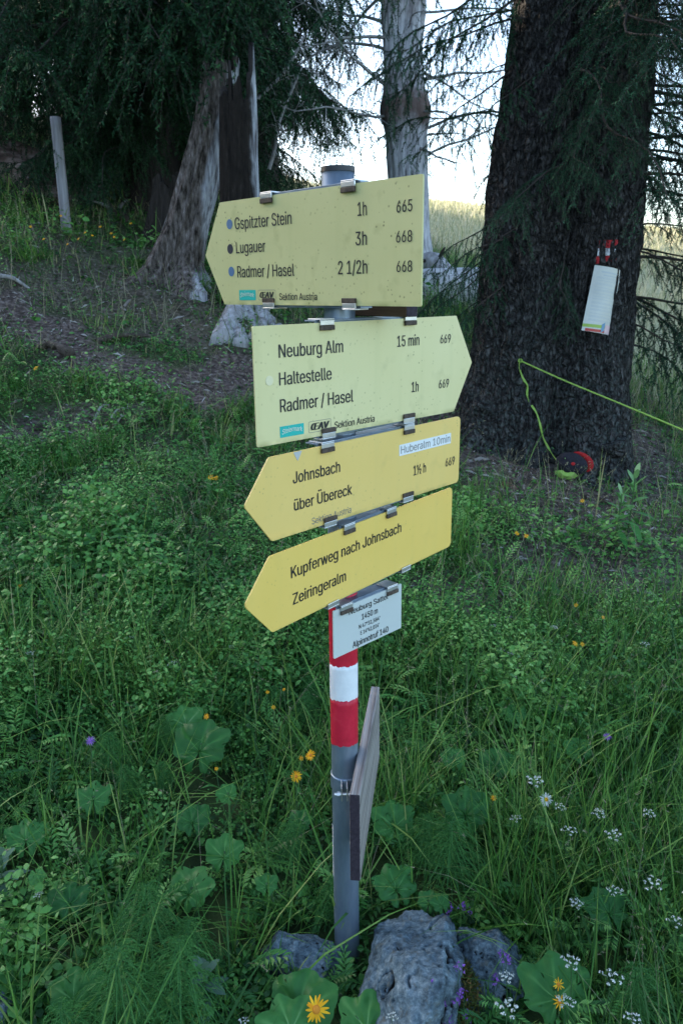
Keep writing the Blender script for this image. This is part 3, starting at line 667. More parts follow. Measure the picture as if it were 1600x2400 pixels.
# ------------------------------------------------------------------ logs, post
def log(name, P, rad, seed, mt, label, cat='log', stubs=0, squash=1.0):
    P = np.array(P, float); n = 60; t = np.linspace(0, 1, n); Q = np.stack([np.interp(t, np.linspace(0, 1, len(P)), P[:, k]) for k in range(3)], -1)
    rr = np.interp(t, np.linspace(0, 1, len(rad)), rad)
    V, T = tube(Q, rr, 28, False)
    ax = nrm(Q[-1] - Q[0]); s = (V - Q[0]) @ ax
    cen = np.repeat(Q, 28, 0); dv = V - cen; u = nrm(dv); an = np.tile(np.arange(28) * 2 * pi / 28, n)
    V = cen + dv * (1 + .10 * fbm(np.cos(an) * 1.5, np.sin(an) * 1.5, s * 1.4, seed, 3) + .07 * fbm(an * 3, s * .6, 0, seed + 2, 3))[:, None]
    V2, T2 = loft(V.reshape(n, 28, 3)[::-1], True)
    o = empty(name, Q[0]); tag(o, label, cat)
    mb = MB(); mb.add(V2 - Q[0], T2[:, ::-1]); c = V.reshape(n, 28, 3)[-1]; mb.add(np.concatenate([c, c.mean(0)[None]]) - Q[0], np.stack([np.full(28, 28), np.arange(28), (np.arange(28) + 1) % 28], -1))
    mb.build('trunk', mt, o, True)
    r = np.random.default_rng(seed)
    for k in range(stubs):
        i = r.integers(8, n - 6); d = nrm(r.normal(0, 1, 3) * [.6, .4, .3] + [0, -.9, .5]); d = nrm(d - ax * (d @ ax) * .6)
        L_ = r.uniform(.10, .26); st = Q[i] + d * rr[i] * .85 - Q[0]
        MB().add(*tube([st, st + d * L_ * .5, st + d * L_ + [0, 0, r.uniform(-.04, .02)]], [.022, .018, .008], 6)).build('branch_stub', M['deadtwig'] if mt is not M['silver'] else M['twig'], o)
    return o
mL = noise_mat('fallen_log_wood', [(.3, (.03, .02, .016)), (.46, (.10, .066, .052)), (.6, (.22, .17, .15)), (.75, (.38, .36, .36))], 9, .95, 8, 1.0, (.35, .35, 1), 0, .2, 14, .03)
log('fallen_log', [ground_hit(-90, 372) + [0, 0, .17], ground_hit(20, 415) + [0, 0, .16], ground_hit(110, 462) + [0, 0, .14], ground_hit(200, 478) + [0, 0, .09]], [.23, .21, .19, .12], 5, mL, 'dark rotting fallen log lying down the slope behind the wooden post', stubs=3)
log('fallen_log', [ground_hit(-90, 345) + [0, 0, .25], ground_hit(120, 415) + [0, 0, .22], ground_hit(232, 470) + [0, 0, .14]], [.11, .10, .07], 6, mL, 'thinner fallen log lying above the rotting log, beside the wooden post', stubs=4)
log('fallen_log', [ground_hit(205, 462) + [0, 0, .12], ground_hit(240, 486) + [0, 0, .10], ground_hit(290, 512) + [0, 0, .05]], [.04, .06, .04], 8, M['brownwood'], 'short pale broken log end right of the wooden post', stubs=3)
log('fallen_log', [at_y(850, 705, 8.6), at_y(980, 672, 8.5), at_y(1120, 678, 8.4), at_y(1240, 668, 8.3)], [.22, .24, .27, .28], 7, noise_mat('bleached_log_wood', [(.25, (.20, .19, .19)), (.45, (.48, .47, .47)), (.7, (.66, .65, .65))], 9, .9, 8, .8, (.4, 1.6, 1.6), 0, .2, 20, .02), 'big bleached fallen trunk with dark stubs, behind the top sign and twin spruce', stubs=9)
log('fallen_log', [at_y(940, 615, 9.6), at_y(990, 602, 9.5), at_y(1040, 640, 9.2)], [.10, .13, .08], 12, M['silver'], 'pale root lump at the foot of the grey dead tree', stubs=3)
# wooden post
P0 = ground_hit(153, 528); zt = at_y(127, 268, P0[1])
t = np.linspace(0, 1, 14)[:, None]; P = (P0 - [0, 0, .15]) * (1 - t) + zt * t
V, T = tube(P - P0, .053, 14); 
mP = bark_mat('grey_post_wood', [(.3, (.13, .12, .125)), (.55, (.27, .26, .27)), (.75, (.40, .395, .41))], .06, .7, .01, 20)
po = MB().add(V, T).build('wooden_post', mP, smooth=True, loc=P0); tag(po, 'round weathered wooden post leaning slightly in the grass at upper left', 'post')

# ------------------------------------------------------------------ signpost and signs
PX, PY = 0.0008, 1.5574
M['galv'] = noise_mat('galvanised_steel', [(.3, (.13, .175, .23)), (.5, (.19, .245, .31)), (.7, (.29, .34, .40))], 14, .36, 5, .10, (1, 1, .3), .5, .5)
M['galv_bright'] = noise_mat('bright_zinc', [(.3, (.55, .56, .57)), (.7, (.72, .73, .74))], 20, .35, 4, .05, (1, 1, 1), .8, .5)
M['rubber'] = noise_mat('rusty_brown_clip_lip', [(.3, (.035, .025, .02)), (.7, (.11, .08, .06))], 90, .7)
M['black'] = mat('black_letters', (.012, .013, .016), .5)
M['grey_letters'] = mat('grey_letters', (.20, .19, .17), .6)
M['cap'] = mat('dark_plastic_cap', (.015, .017, .022), .5)
M['red'] = noise_mat('red_pole_paint', [(.3, (.42, .012, .03)), (.6, (.56, .018, .045)), (.8, (.62, .05, .07))], 24, .45, 6, .12)
M['white'] = noise_mat('white_pole_paint', [(.3, (.66, .68, .70)), (.7, (.80, .81, .82))], 30, .5, 6, .12)

def sign_mat(name, c1, c2, speck=.5, algae=(.33, .36, .14)):
    m = mat(name, rough=.42, spec=.4); N, L, b = nodes(m)
    tc = N.new('ShaderNodeTexCoord'); n = N.new('ShaderNodeTexNoise'); n.inputs['Scale'].default_value = 6; n.inputs['Detail'].default_value = 6; L.new(tc.outputs['Object'], n.inputs['Vector'])
    r = ramp(N, [(.3, c1), (.7, c2)]); L.new(n.outputs[0], r.inputs[0])
    vo = N.new('ShaderNodeTexVoronoi'); vo.inputs['Scale'].default_value = 110; L.new(tc.outputs['Object'], vo.inputs['Vector'])
    n2 = N.new('ShaderNodeTexNoise'); n2.inputs['Scale'].default_value = 9; n2.inputs['Detail'].default_value = 3; L.new(tc.outputs['Object'], n2.inputs['Vector'])
    sp = N.new('ShaderNodeSeparateColor'); L.new(vo.outputs['Color'], sp.inputs[0])
    a1 = ramp(N, [(.0, (1, 1, 1)), (.16, (1, 1, 1)), (.24, (0, 0, 0))]); L.new(vo.outputs['Distance'], a1.inputs[0])
    th = N.new('ShaderNodeMath'); th.operation = 'GREATER_THAN'; L.new(sp.outputs[0], th.inputs[0]); th.inputs[1].default_value = .55
    a2 = ramp(N, [(.42, (0, 0, 0)), (.66, (1, 1, 1))]); L.new(n2.outputs[0], a2.inputs[0])
    m1 = N.new('ShaderNodeMath'); m1.operation = 'MULTIPLY'; L.new(a1.outputs[0], m1.inputs[0]); L.new(th.outputs[0], m1.inputs[1])
    m2 = N.new('ShaderNodeMath'); m2.operation = 'MULTIPLY'; L.new(m1.outputs[0], m2.inputs[0]); L.new(a2.outputs[0], m2.inputs[1])
    m3 = N.new('ShaderNodeMath'); m3.operation = 'MULTIPLY'; L.new(m2.outputs[0], m3.inputs[0]); m3.inputs[1].default_value = speck
    mx = N.new('ShaderNodeMix'); mx.data_type = 'RGBA'; L.new(m3.outputs[0], mx.inputs[0]); L.new(r.outputs[0], mx.inputs[6]); mx.inputs[7].default_value = (.16, .15, .06, 1)
    # fine vertical dirt film
    n3 = N.new('ShaderNodeTexNoise'); n3.inputs['Scale'].default_value = 30; n3.inputs['Detail'].default_value = 5; mp = N.new('ShaderNodeMapping'); mp.inputs['Scale'].default_value = (1, 1, .08); L.new(tc.outputs['Object'], mp.inputs[0]); L.new(mp.outputs[0], n3.inputs['Vector'])
    a3 = ramp(N, [(.52, (0, 0, 0)), (.85, (.16, .16, .16))]); L.new(n3.outputs[0], a3.inputs[0])
    my = N.new('ShaderNodeMix'); my.data_type = 'RGBA'; L.new(a3.outputs[0], my.inputs[0]); L.new(mx.outputs[2], my.inputs[6]); my.inputs[7].default_value = (*algae, 1)
    # blotchy water stains and an algae line along the lower edge
    n4 = N.new('ShaderNodeTexNoise'); n4.inputs['Scale'].default_value = 22; n4.inputs['Detail'].default_value = 8; L.new(tc.outputs['Object'], n4.inputs['Vector'])
    sz = N.new('ShaderNodeSeparateXYZ'); L.new(tc.outputs['Object'], sz.inputs[0])
    ed = N.new('ShaderNodeMapRange'); ed.inputs[1].default_value = -.068 if 'warm' in name or 'clean' in name else -.092; ed.inputs[2].default_value = ed.inputs[1].default_value - .012; L.new(sz.outputs[2], ed.inputs[0])
    r4 = ramp(N, [(.38, (0, 0, 0)), (.62, (.75, .75, .75))]); L.new(n4.outputs[0], r4.inputs[0]); m4 = N.new('ShaderNodeMath'); m4.operation = 'MULTIPLY'; L.new(ed.outputs[0], m4.inputs[0]); L.new(r4.outputs[0], m4.inputs[1])
    r5 = ramp(N, [(.58, (0, 0, 0)), (.78, (.30, .30, .30))]); L.new(n4.outputs[0], r5.inputs[0]); m5 = N.new('ShaderNodeMath'); m5.operation = 'MULTIPLY'; L.new(r5.outputs[0], m5.inputs[0]); m5.inputs[1].default_value = speck
    m6 = N.new('ShaderNodeMath'); m6.operation = 'MAXIMUM'; L.new(m4.outputs[0], m6.inputs[0]); L.new(m5.outputs[0], m6.inputs[1])
    mz = N.new('ShaderNodeMix'); mz.data_type = 'RGBA'; L.new(m6.outputs[0], mz.inputs[0]); L.new(my.outputs[2], mz.inputs[6]); mz.inputs[7].default_value = (.20, .20, .06, 1)
    L.new(mz.outputs[2], b.inputs['Base Color'])
    return m
M['y1'] = sign_mat('faded_yellow_sign', (.55, .515, .235), (.60, .565, .27), .9)
M['y2'] = sign_mat('pale_yellow_sign', (.66, .595, .295), (.70, .635, .335), .6)
M['y3'] = sign_mat('warm_yellow_sign', (.76, .53, .155), (.79, .56, .18), .4, (.5, .45, .18))
M['y4'] = sign_mat('clean_yellow_sign', (.78, .535, .125), (.81, .56, .145), .25, (.55, .48, .16))
M['pale'] = sign_mat('pale_grey_plate', (.50, .54, .52), (.54, .58, .56), .1, (.45, .5, .47))

# pole
post = empty('sign_pole', (PX, PY, 0)); tag(post, 'galvanised steel pole with red and white painted bands, carrying the yellow signs', 'pole')
def cyl(name, r0, z0, z1, mt, parent, n=64, jag=0.0, seed=0, smooth=True):
    a = np.arange(n) * 2 * pi / n; zs = np.linspace(0, 1, 9)
    j0 = jag * (fbm(a * 9, 0 * a, 0, seed, 3) * .5 + np.cos(a + 1.3) * 1.1); j1 = jag * (fbm(a * 9, 0 * a, 0, seed + 1, 3) * .5 + np.cos(a + 1.3) * 1.1)
    rg = np.array([np.stack([r0 * np.cos(a), r0 * np.sin(a), z0 + j0 + (z1 + j1 - z0 - j0) * t], -1) for t in zs])
    return MB().add(*loft(rg)).build(name, mt, parent, smooth)
zt = CAMZ + .208
cyl('shaft', .030, -.25, zt, M['galv'], post)
cyl('end_cap', .0312, zt - .004, zt + .005, M['cap'], post)
cyl('paint_band', .0306, CAMZ - .9777, CAMZ - .8657, M['red'], post, 96, .004, 4)
cyl('paint_band', .0309, CAMZ - .8657, CAMZ - .7841, M['white'], post, 96, .004, 5)
cyl('paint_band', .0306, CAMZ - .7841, CAMZ - .615, M['red'], post, 96, .004, 6)
# clamp with ears and two screws
cl = empty('clamp', (0, 0, CAMZ - 1.074), R(0)); cl.parent = post
cyl('strap', .0325, -.017, .017, M['galv'], cl)
bm = bmesh.new()
for sx0 in (-.009, .003): bm_box(bm, sx0, sx0 + .003, -.062, -.030, -.017, .017, .001)
bmobj('ear', bm, M['galv_bright'], cl)
for z_ in (-.006,):
    mb = MB(); mb.add(*tube([(-.024, -.050, z_), (.02, -.050, z_)], .0032, 8)); mb.add(*tube([(-.018, -.050, z_), (-.0115, -.050, z_)], .006, 6)); mb.add(*tube([(.0085, -.050, z_), (.014, -.050, z_)], .006, 6)); mb.build('screw', M['galv_bright'], cl)
# narrow printed strip on the left of the pole
aa = np.linspace(R(186), R(199), 8); z0, z1 = CAMZ - 1.335, CAMZ - 1.19
for k, (q0, q1, mt) in enumerate([(0, 1, 'cap')]):
    V = np.array([[.0307 * cos(x), .0307 * sin(x), z] for x in aa for z in (z0, z1)]); i = np.arange(7) * 2
    st = MB().add(V, np.concatenate([np.stack([i, i + 2, i + 3], -1), np.stack([i, i + 3, i + 1], -1)])).build('sticker', M['white'], post)

# Blender's own bundled sans serif (falls back to the default font)
FONT = None
try:
    FONT = bpy.data.fonts.load(bpy.utils.system_resource('DATAFILES', path='fonts') + '/Inter.woff2')
except Exception:
    FONT = None
from mathutils.geometry import delaunay_2d_cdt
def text_mesh(body, bold=0.0, shear=0.0):
    """flat letters; every outline is filled on its own, overlapping strokes lie a hair apart"""
    c = bpy.data.curves.new('t', 'FONT'); c.body = body; c.size = 1
    if FONT: c.font = FONT
    c.shear = shear
    o = bpy.data.objects.new('t', c); COL.objects.link(o); bpy.context.view_layer.update()
    cu = o.to_curve(bpy.context.evaluated_depsgraph_get()); polys = []
    for sp in cu.splines:
        P = []; bp = sp.bezier_points; n = len(bp)
        for i in range(n):
            p, q = bp[i], bp[(i + 1) % n]; k = 1 if (p.handle_right - p.co).length < 1e-6 and (q.handle_left - q.co).length < 1e-6 else 5
            for j in range(k):
                t = j / k; u = 1 - t; v = u ** 3 * p.co + 3 * u * u * t * p.handle_right + 3 * u * t * t * q.handle_left + t ** 3 * q.co
                if not P or (Vector((v.x, v.y)) - Vector(P[-1])).length > 1e-5: P.append((v.x, v.y))
        if len(P) > 2: polys.append(np.array(P))
    o.to_curve_clear(); bpy.data.objects.remove(o); bpy.data.curves.remove(c)
    V, T = [], []
    for dx in ((0,) if not bold else (-bold, 0, bold)):
        pts, ed = [], []
        for p in polys:
            b0 = len(pts); pts += [Vector((x + dx, y)) for x, y in p]; ed += [(b0 + k, b0 + (k + 1) % len(p)) for k in range(len(p))]
        vo, _, fo, _, _, _ = delaunay_2d_cdt(pts, ed, [], 0, 1e-6)
        co = np.array([v[:] for v in vo]); tri = np.array([f[:3] for f in fo if len(f) == 3]); cen = co[tri].mean(1); wn = np.zeros(len(tri))
        for p in polys:                                        # winding number of each triangle
            q = p + [dx, 0]; x0, y0 = q[:, 0][None], q[:, 1][None]; x1, y1 = np.roll(q[:, 0], -1)[None], np.roll(q[:, 1], -1)[None]; X, Y = cen[:, :1], cen[:, 1:]
            cr = (x1 - x0) * (Y - y0) - (X - x0) * (y1 - y0); wn += ((y0 <= Y) & (y1 > Y) & (cr > 0)).sum(1) - ((y0 > Y) & (y1 <= Y) & (cr < 0)).sum(1)
        b0 = len(V); V += [(x, y, (dx + bold) * 3e-3) for x, y in co]; T += [tuple(int(b0 + k) for k in t) for t in tri[wn != 0]]
    me = bpy.data.meshes.new('lettering'); me.from_pydata(V, [], T); me.update(); return me
def _ext(me):
    v = np.zeros(len(me.vertices) * 3); me.vertices.foreach_get('co', v); return v.reshape(-1, 3)
_h = _ext(text_mesh('H')); CAPH = _h[:, 1].max()
def lettering(body, u0, u1, z, cap, mt, parent, bold=0.0, shear=0.0, warp=None, y=-.0008, name='lettering'):
    me = text_mesh(body, bold, shear); v = _ext(me); s = cap / CAPH
    x0, x1 = v[:, 0].min(), v[:, 0].max()
    q = np.zeros_like(v); q[:, 0] = u0 + (v[:, 0] - x0) / (x1 - x0) * (u1 - u0); q[:, 2] = z + v[:, 1] * s; q[:, 1] = y - v[:, 2]
    if warp: q[:, 2] += warp(q[:, 0])
    me.vertices.foreach_set('co', q.astype(np.float32).ravel()); me.materials.clear(); me.materials.append(mt); me.update()
    return link(name, me, parent)

def round_poly(pts, rads, seg=5):
    out = []; n = len(pts)
    for k in range(n):
        p, a, b = np.array(pts[k]), np.array(pts[k - 1]), np.array(pts[(k + 1) % n])
        da, db = nrm(a - p), nrm(b - p); r = rads[k]
        ang = math.acos(np.clip(da @ db, -1, 1)); d = r / math.tan(ang / 2); d = min(d, .45 * np.linalg.norm(a - p), .45 * np.linalg.norm(b - p)); r = d * math.tan(ang / 2)
        c = p + nrm(da + db) * r / math.sin(ang / 2); s0, s1 = p + da * d - c, p + db * d - c
        a0, a1 = math.atan2(s0[1], s0[0]), math.atan2(s1[1], s1[0]); dd = (a1 - a0 + pi) % (2 * pi) - pi
        out += [c + r * np.array([cos(a0 + dd * t), sin(a0 + dd * t)]) for t in np.linspace(0, 1, seg)]
    return np.array(out)
def plate(name, pts, rads, y0, y1, mt, parent):
    P = round_poly(pts, rads); bm = bmesh.new()
    f = bm.faces.new([bm.verts.new((p[0], y0, p[1])) for p in P]); f.normal_update()
    if f.normal.y > 0: f.normal_flip()
    e = bmesh.ops.extrude_face_region(bm, geom=[f]); vs = [g for g in e['geom'] if isinstance(g, bmesh.types.BMVert)]
    bmesh.ops.translate(bm, vec=(0, y1 - y0, 0), verts=vs); bmesh.ops.recalc_face_normals(bm, faces=bm.faces)
    return bmobj(name, bm, mt, parent)
def rect(l, r, b, t): return [(l, b), (r, b), (r, t), (l, t)]

def bracket(parent, edge, top, us, wd=.034, lip=True):
    """horizontal bar behind one edge of a board, with two clips hooked over it"""
    s = 1 if top else -1
    b = empty('bracket', (0, 0, edge)); b.parent = parent
    bm = bmesh.new(); u0, u1 = min(us) - .022, max(us) + .022
    z = sorted((.0015 * s, .0045 * s)); bm_box(bm, u0, u1, .0045, .034, z[0], z[1], .0006)
    z = sorted((-.018 * s, .0012 * s)); bm_box(bm, u0, u1, .0042, .0070, z[0], z[1], .0006)
    bmobj('bar', bm, M['galv'], b)
    for k, u in enumerate(us):
        bm = bmesh.new(); a, c = u - wd / 2, u + wd / 2
        z = sorted((.0047 * s, .0072 * s)); bm_box(bm, a, c, -.0045, .030, z[0], z[1], .0008)
        z = sorted((-.0045 * s, .0045 * s)); bm_box(bm, a, c, -.0048, -.0018, z[0], z[1], .0008)
        o = bmobj('clip', bm, M['galv_bright'], b)
        if lip:
            bm = bmesh.new(); z = sorted((-.0135 * s, -.0048 * s)); bm_box(bm, a - .0005, c + .0005, -.0062, -.0012, z[0], z[1], .0012); bmobj('clip_lip', bm, M['rubber'], b)

def board(yaw, l, r, zt, zb, tip, side, mt, rads, label, group, name='direction_sign', cat='sign'):
    ps = R(yaw); n = np.array([sin(ps), -cos(ps)]); zc = (zt + zb) / 2
    o = empty(name, (PX + n[0] * .05, PY + n[1] * .05, CAMZ + zc), ps); tag(o, label, cat, group)
    h = (zt - zb) / 2
    if side < 0: pts = [(l - tip, 0), (l, -h), (r, -h), (r, h), (l, h)]
    elif side > 0: pts = [(l, -h), (r, -h), (r + tip, 0), (r, h), (l, h)]
    else: pts = rect(l, r, -h, h)
    plate('panel', pts, rads, 0, .003, mt, o)
    return o, zc, h
G = 'yellow direction signs clamped to the pole'
def teal_logo(o, u0, u1, z0, z1):
    p = plate('region_logo', rect(u0, u1, z0, z1), [.0005] * 4, -.0006, -.0002, M['teal'], o)
    c = (u0 + u1) / 2; hw = (u1 - u0) / 2
    lettering('Steiermark', u0 + .004, u1 - .004, z0 + .0052, .0088, M['logo_white'], p, .01, .25, lambda u: .0042 * (1 - ((u - c) / hw) ** 2) - .001, -.0012)
def club_logo(o, u0, u1, z0, z1):
    P = round_poly(rect(u0, u1, z0, z1), [.003] * 4, 6); Q = round_poly(rect(u0 + .0008, u1 - .0008, z0 + .0008, z1 - .0008), [.0024] * 4, 6); k = len(P)
    V = np.concatenate([np.c_[P[:, 0], np.full(k, -.0006), P[:, 1]], np.c_[Q[:, 0], np.full(k, -.0006), Q[:, 1]]]); i = np.arange(k); j = (i + 1) % k
    f = MB().add(V, np.concatenate([np.stack([i, j, j + k], -1), np.stack([i, j + k, i + k], -1)])).build('club_logo', M['grey_letters'], o)
    lettering('ŒAV', u0 + .005, u1 - .004, z0 + .0045, (z1 - z0) - .0085, M['black'], f, .055, .22)
def disc(o, u, z, r, mt, name):
    plate(name, [(u + r * cos(q), z + r * sin(q)) for q in np.arange(20) * 2 * pi / 20], [.0001] * 20, -.0007, -.0002, mt, o)
M['teal'] = mat('teal_print', (.005, .42, .36), .5); M['logo_white'] = mat('logo_white_print', (.62, .72, .60), .5)
M['dot_blue'] = mat('blue_dot_print', (.07, .15, .28), .5); M['dot_black'] = mat('black_dot_print', (.010, .016, .035), .5)
M['sticker'] = mat('white_sticker', (.74, .76, .76), .4); M['beige'] = mat('faded_disc_print', (.72, .66, .42), .6); M['chip'] = mat('bare_grey_chip', (.45, .46, .45), .5)

o, zc, h = board(-46.1, -.3013, .2464, .1731, -.0309, .0605, -1, M['y1'], [.004, .003, .003, .003, .003], 'topmost yellow sign, pointing left, with Gspitzter Stein, Lugauer and Radmer/Hasel', G)
for t, u0, u1, z, c in [('Gspitzter Stein', -.2521, -.0743, .1176, .0228), ('Lugauer', -.2514, -.1558, .0712, .022), ('Radmer / Hasel', -.2507, -.0708, .0237, .0225), ('1h', .1001, .1226, .1197, .0222), ('3h', .0947, .1227, .0717, .0226), ('2 1/2h', .0499, .1235, .0241, .0228),
                        ('665', .1905, .2252, .1190, .0184), ('668', .1902, .2256, .0720, .0182), ('668', .1915, .2264, .0250, .0178), ('Sektion Austria', -.1178, -.0075, -.0210, .0128)]:
    lettering(t, u0, u1, z - zc, c, M['black'], o, .012)
teal_logo(o, -.2475, -.1930, -.0217 - zc, -.0015 - zc); club_logo(o, -.1845, -.1293, -.0215 - zc, -.0015 - zc)
disc(o, -.2702, .129 - zc, .0098, M['dot_blue'], 'blue_dot'); disc(o, -.2717, .0807 - zc, .0098, M['dot_black'], 'black_dot'); disc(o, -.2715, .036 - zc, .0098, M['dot_blue'], 'blue_dot')
bracket(o, h, True, (-.145, .080)); bracket(o, -h, False, (-.149, .080))

o, zc, h = board(44.445, -.2525, .3008, -.0595, -.2649, .0605, 1, M['y2'], [.003, .003, .004, .003, .003], 'yellow sign pointing right, second from the top, with Neuburg Alm and Haltestelle', G)
for t, u0, u1, z, c in [('Neuburg Alm', -.1980, -.0413, -.1148, .0226), ('Haltestelle', -.1990, -.0720, -.1624, .0224), ('Radmer / Hasel', -.1989, -.0155, -.2096, .0230), ('15 min', .1102, .1783, -.1141, .0218), ('669', .2467, .2822, -.1146, .0178), ('1h', .1557, .1780, -.2087, .0210), ('669', .2454, .2797, -.2092, .0180), ('Sektion Austria', -.0661, .0442, -.2556, .0130)]:
    lettering(t, u0, u1, z - zc, c, M['black'], o, .012)
teal_logo(o, -.2007, -.1440, -.2550 - zc, -.2350 - zc); club_logo(o, -.1324, -.0753, -.2556 - zc, -.2346 - zc)
disc(o, -.2206, -.1521 - zc, .0085, M['beige'], 'faded_disc')
bracket(o, h, True, (-.084, .147)); bracket(o, -h, False, (-.084, .146))

o, zc, h = board(47.366, -.2406, .3469, -.2827, -.4367, .0610, -1, M['y3'], [.008, .008, .011, .011, .008], 'yellow sign pointing left with Johnsbach über Übereck and a white sticker', G)
for t, u0, u1, z, c in [('Johnsbach', -.1851, -.0585, -.3406, .0216), ('über Übereck', -.1840, -.0246, -.3920, .0214), ('1½ h', .1736, .2185, -.3904, .0216), ('669', .2920, .3281, -.3911, .0186)]:
    lettering(t, u0, u1, z - zc, c, M['black'], o, .012)
lettering('Sektion Austria', -.1386, -.0278, -.4288 - zc, .0130, M['grey_letters'], o)
s = plate('sticker', rect(.1243, .3106, -.3397 - zc, -.3161 - zc), [.001] * 4, -.0006, -.0001, M['sticker'], o); lettering('Huberalm 10min', .1295, .3075, -.3356 - zc, .0160, M['grey_letters'], s, -.008)
plate('paint_chip', [(-.1818, h - .0005), (-.1713, -.3007 - zc), (-.1599, h - .0005)], [.001] * 3, -.0006, -.0001, M['chip'], o)
bracket(o, h, True, (-.0945, .154)); bracket(o, -h, False, (-.0905, .153))

o, zc, h = board(51.279, -.2681, .3558, -.4551, -.6014, .0670, -1, M['y4'], [.010, .010, .012, .012, .010], 'lowest yellow sign, pointing left, with Kupferweg nach Johnsbach and Zeiringeralm', G)
for t, u0, u1, z, c in [('Kupferweg nach Johnsbach', -.2146, .1426, -.5127, .0222), ('Zeiringeralm', -.2117, -.0525, -.5662, .0222)]:
    lettering(t, u0, u1, z - zc, c, M['black'], o, .012)
bracket(o, h, True, (-.0425, .102)); bracket(o, -h, False, (-.0965, .160), lip=False)

o, zc, h = board(45.296, -.0781, .1328, -.6254, -.7305, 0, 0, M['pale'], [.002] * 4, 'small pale grey plate under the yellow signs, with altitude, coordinates and alpine emergency number', None, 'altitude_plate')
for t, u0, u1, z, c in [('Neuburg Sattel', -.0340, .0872, -.6469, .0122), ('1450 m', .0045, .0540, -.6699, .0131), ("N 47°31,584'", -.0045, .0615, -.6877, .0088), ("E 14°41,014'", .0003, .0592, -.7031, .0090), ('Alpinnotruf 140', -.0236, .0889, -.7248, .0136)]:
    lettering(t, u0, u1, z - zc, c, M['black'], o, .012)
bracket(o, h, True, (-.043, .099))

# wooden boards
M['board'] = noise_mat('weathered_board', [(.34, (.07, .062, .055)), (.48, (.22, .20, .185)), (.66, (.36, .34, .32))], 26, .85, 8, .8, (.10, 3, 4), 0, .25, 40, .004)
M['board_dark'] = noise_mat('dark_end_grain', [(.3, (.022, .017, .024)), (.7, (.055, .042, .055))], 40, .8, 8, .5, (1, 3, 3), 0, .2, 60, .004)
M['board_brown'] = noise_mat('brown_stained_board', [(.3, (.05, .030, .022)), (.7, (.12, .075, .055))], 26, .7, 8, .5, (.14, 3, 3), 0, .3, 40, .004)
def plank(name, L, th, hgt, face, end, parent):
    bm = bmesh.new(); bm_box(bm, 0, L, -th / 2, th / 2, -hgt / 2, hgt / 2, .0025)
    for f in bm.faces: f.material_index = 1 if abs(f.normal.x) > .8 else 0
    return bmobj(name, bm, [face, end], parent)
a0, a1 = np.array([.0200, 1.3945]), np.array([.083, 1.850]); d = a1 - a0
o = empty('wooden_sign', (a0[0], a0[1], CAMZ - 1.1075), math.atan2(d[1], d[0])); tag(o, 'weathered grey wooden board clamped low on the pole, seen end on', 'sign')
pk = plank('plank', float(np.hypot(*d)), .022, .213, M['board'], M['board_dark'], o)
bm = bmesh.new()
for k in range(9):
    bm_box(bm, .05 + .043 * k, .062 + .043 * k + .012 * (k % 3), -.0118, -.0109, -.012 - .02 * (k % 2), .03); bm_box(bm, .05 + .043 * k, .075 + .043 * k, -.0118, -.0109, .032, .037)
bm.free()
ps = R(-46.1); tv = np.array([cos(ps), sin(ps)]); nv = np.array([sin(ps), -cos(ps)])
st = np.array([PX, PY]) - nv * .062 + tv * (-.02)
o = empty('wooden_sign', (st[0], st[1], CAMZ - .004), ps); tag(o, 'dark brown wooden board mostly hidden behind the topmost yellow sign', 'sign')
plank('plank', .150, .032, .098, M['board_brown'], M['board_dark'], o)

# ------------------------------------------------------------------ things on and under the big spruce
pc = bt_hit(1388, 690, .03); rw, rh = .215, .415
pd = np.linalg.norm(pc - CAM); depth = float((pc - CAM) @ _W)
hh = 147 * 1.0204 / F * depth; ww = 72 * 1.0204 / F * depth * 1.06
po = empty('information_sheet', pc, R(6)); po.rotation_euler = (R(-3), R(10.5), R(14)); tag(po, 'laminated information sheet fixed to the bark of the twin stemmed spruce', 'sheet')
M['sheet'] = noise_mat('laminated_paper', [(.3, (.46, .47, .43)), (.7, (.56, .57, .53))], 6, .3, 4, .15, (1, 1, 1), 0, .5, 8, .01); M['print'] = mat('grey_print', (.42, .46, .48), .5)
M['p_green'] = mat('green_print', (.28, .42, .06), .4); M['p_red'] = mat('red_print', (.42, .03, .02), .4); M['p_pink'] = mat('pink_print', (.62, .44, .46), .4); M['p_blue'] = mat('blue_print', (.12, .26, .40), .4)
n = 12; u, v = np.meshgrid(np.linspace(-.5, .5, n), np.linspace(-.5, .5, n), indexing='ij')
def curl(u): return .030 * (4 * u * u) * 1.2 - .01 
V = np.stack([u * ww, curl(u), v * hh], -1).reshape(-1, 3); i, j = np.meshgrid(np.arange(n - 1), np.arange(n - 1), indexing='ij'); k = i * n + j
MB().add(V, np.concatenate([np.stack([k, k + n, k + n + 1], -1).reshape(-1, 3), np.stack([k, k + n + 1, k + 1], -1).reshape(-1, 3)])).build('paper', M['sheet'], po, True)
def strip(mb, u0, u1, z0, z1, sl=0.0, dz=.0012):
    q = np.linspace(u0, u1, 8); V = np.array([[x * ww, curl(x) - dz, (zz_ + sl * (x - u0)) * hh] for x in q for zz_ in (z0, z1)]); i = np.arange(7) * 2
    mb.add(V, np.concatenate([np.stack([i, i + 2, i + 3], -1), np.stack([i, i + 3, i + 1], -1)]))
mb = MB(); z = .33; r = np.random.default_rng(2)
strip(mb, -.3, .28, .405, .425); strip(mb, -.22, .2, .36, .375)
while z > -.32:
    for q in range(r.integers(1, 3)): strip(mb, -.40, r.uniform(.1, .42), z, z + .006); z -= .016
    z -= r.uniform(.015, .035)
mb.build('printed_lines', M['print'], po)
mb = MB(); strip(mb, -.5, .5, -.44, -.39, .03); mb.build('green_stripe', M['p_green'], po)
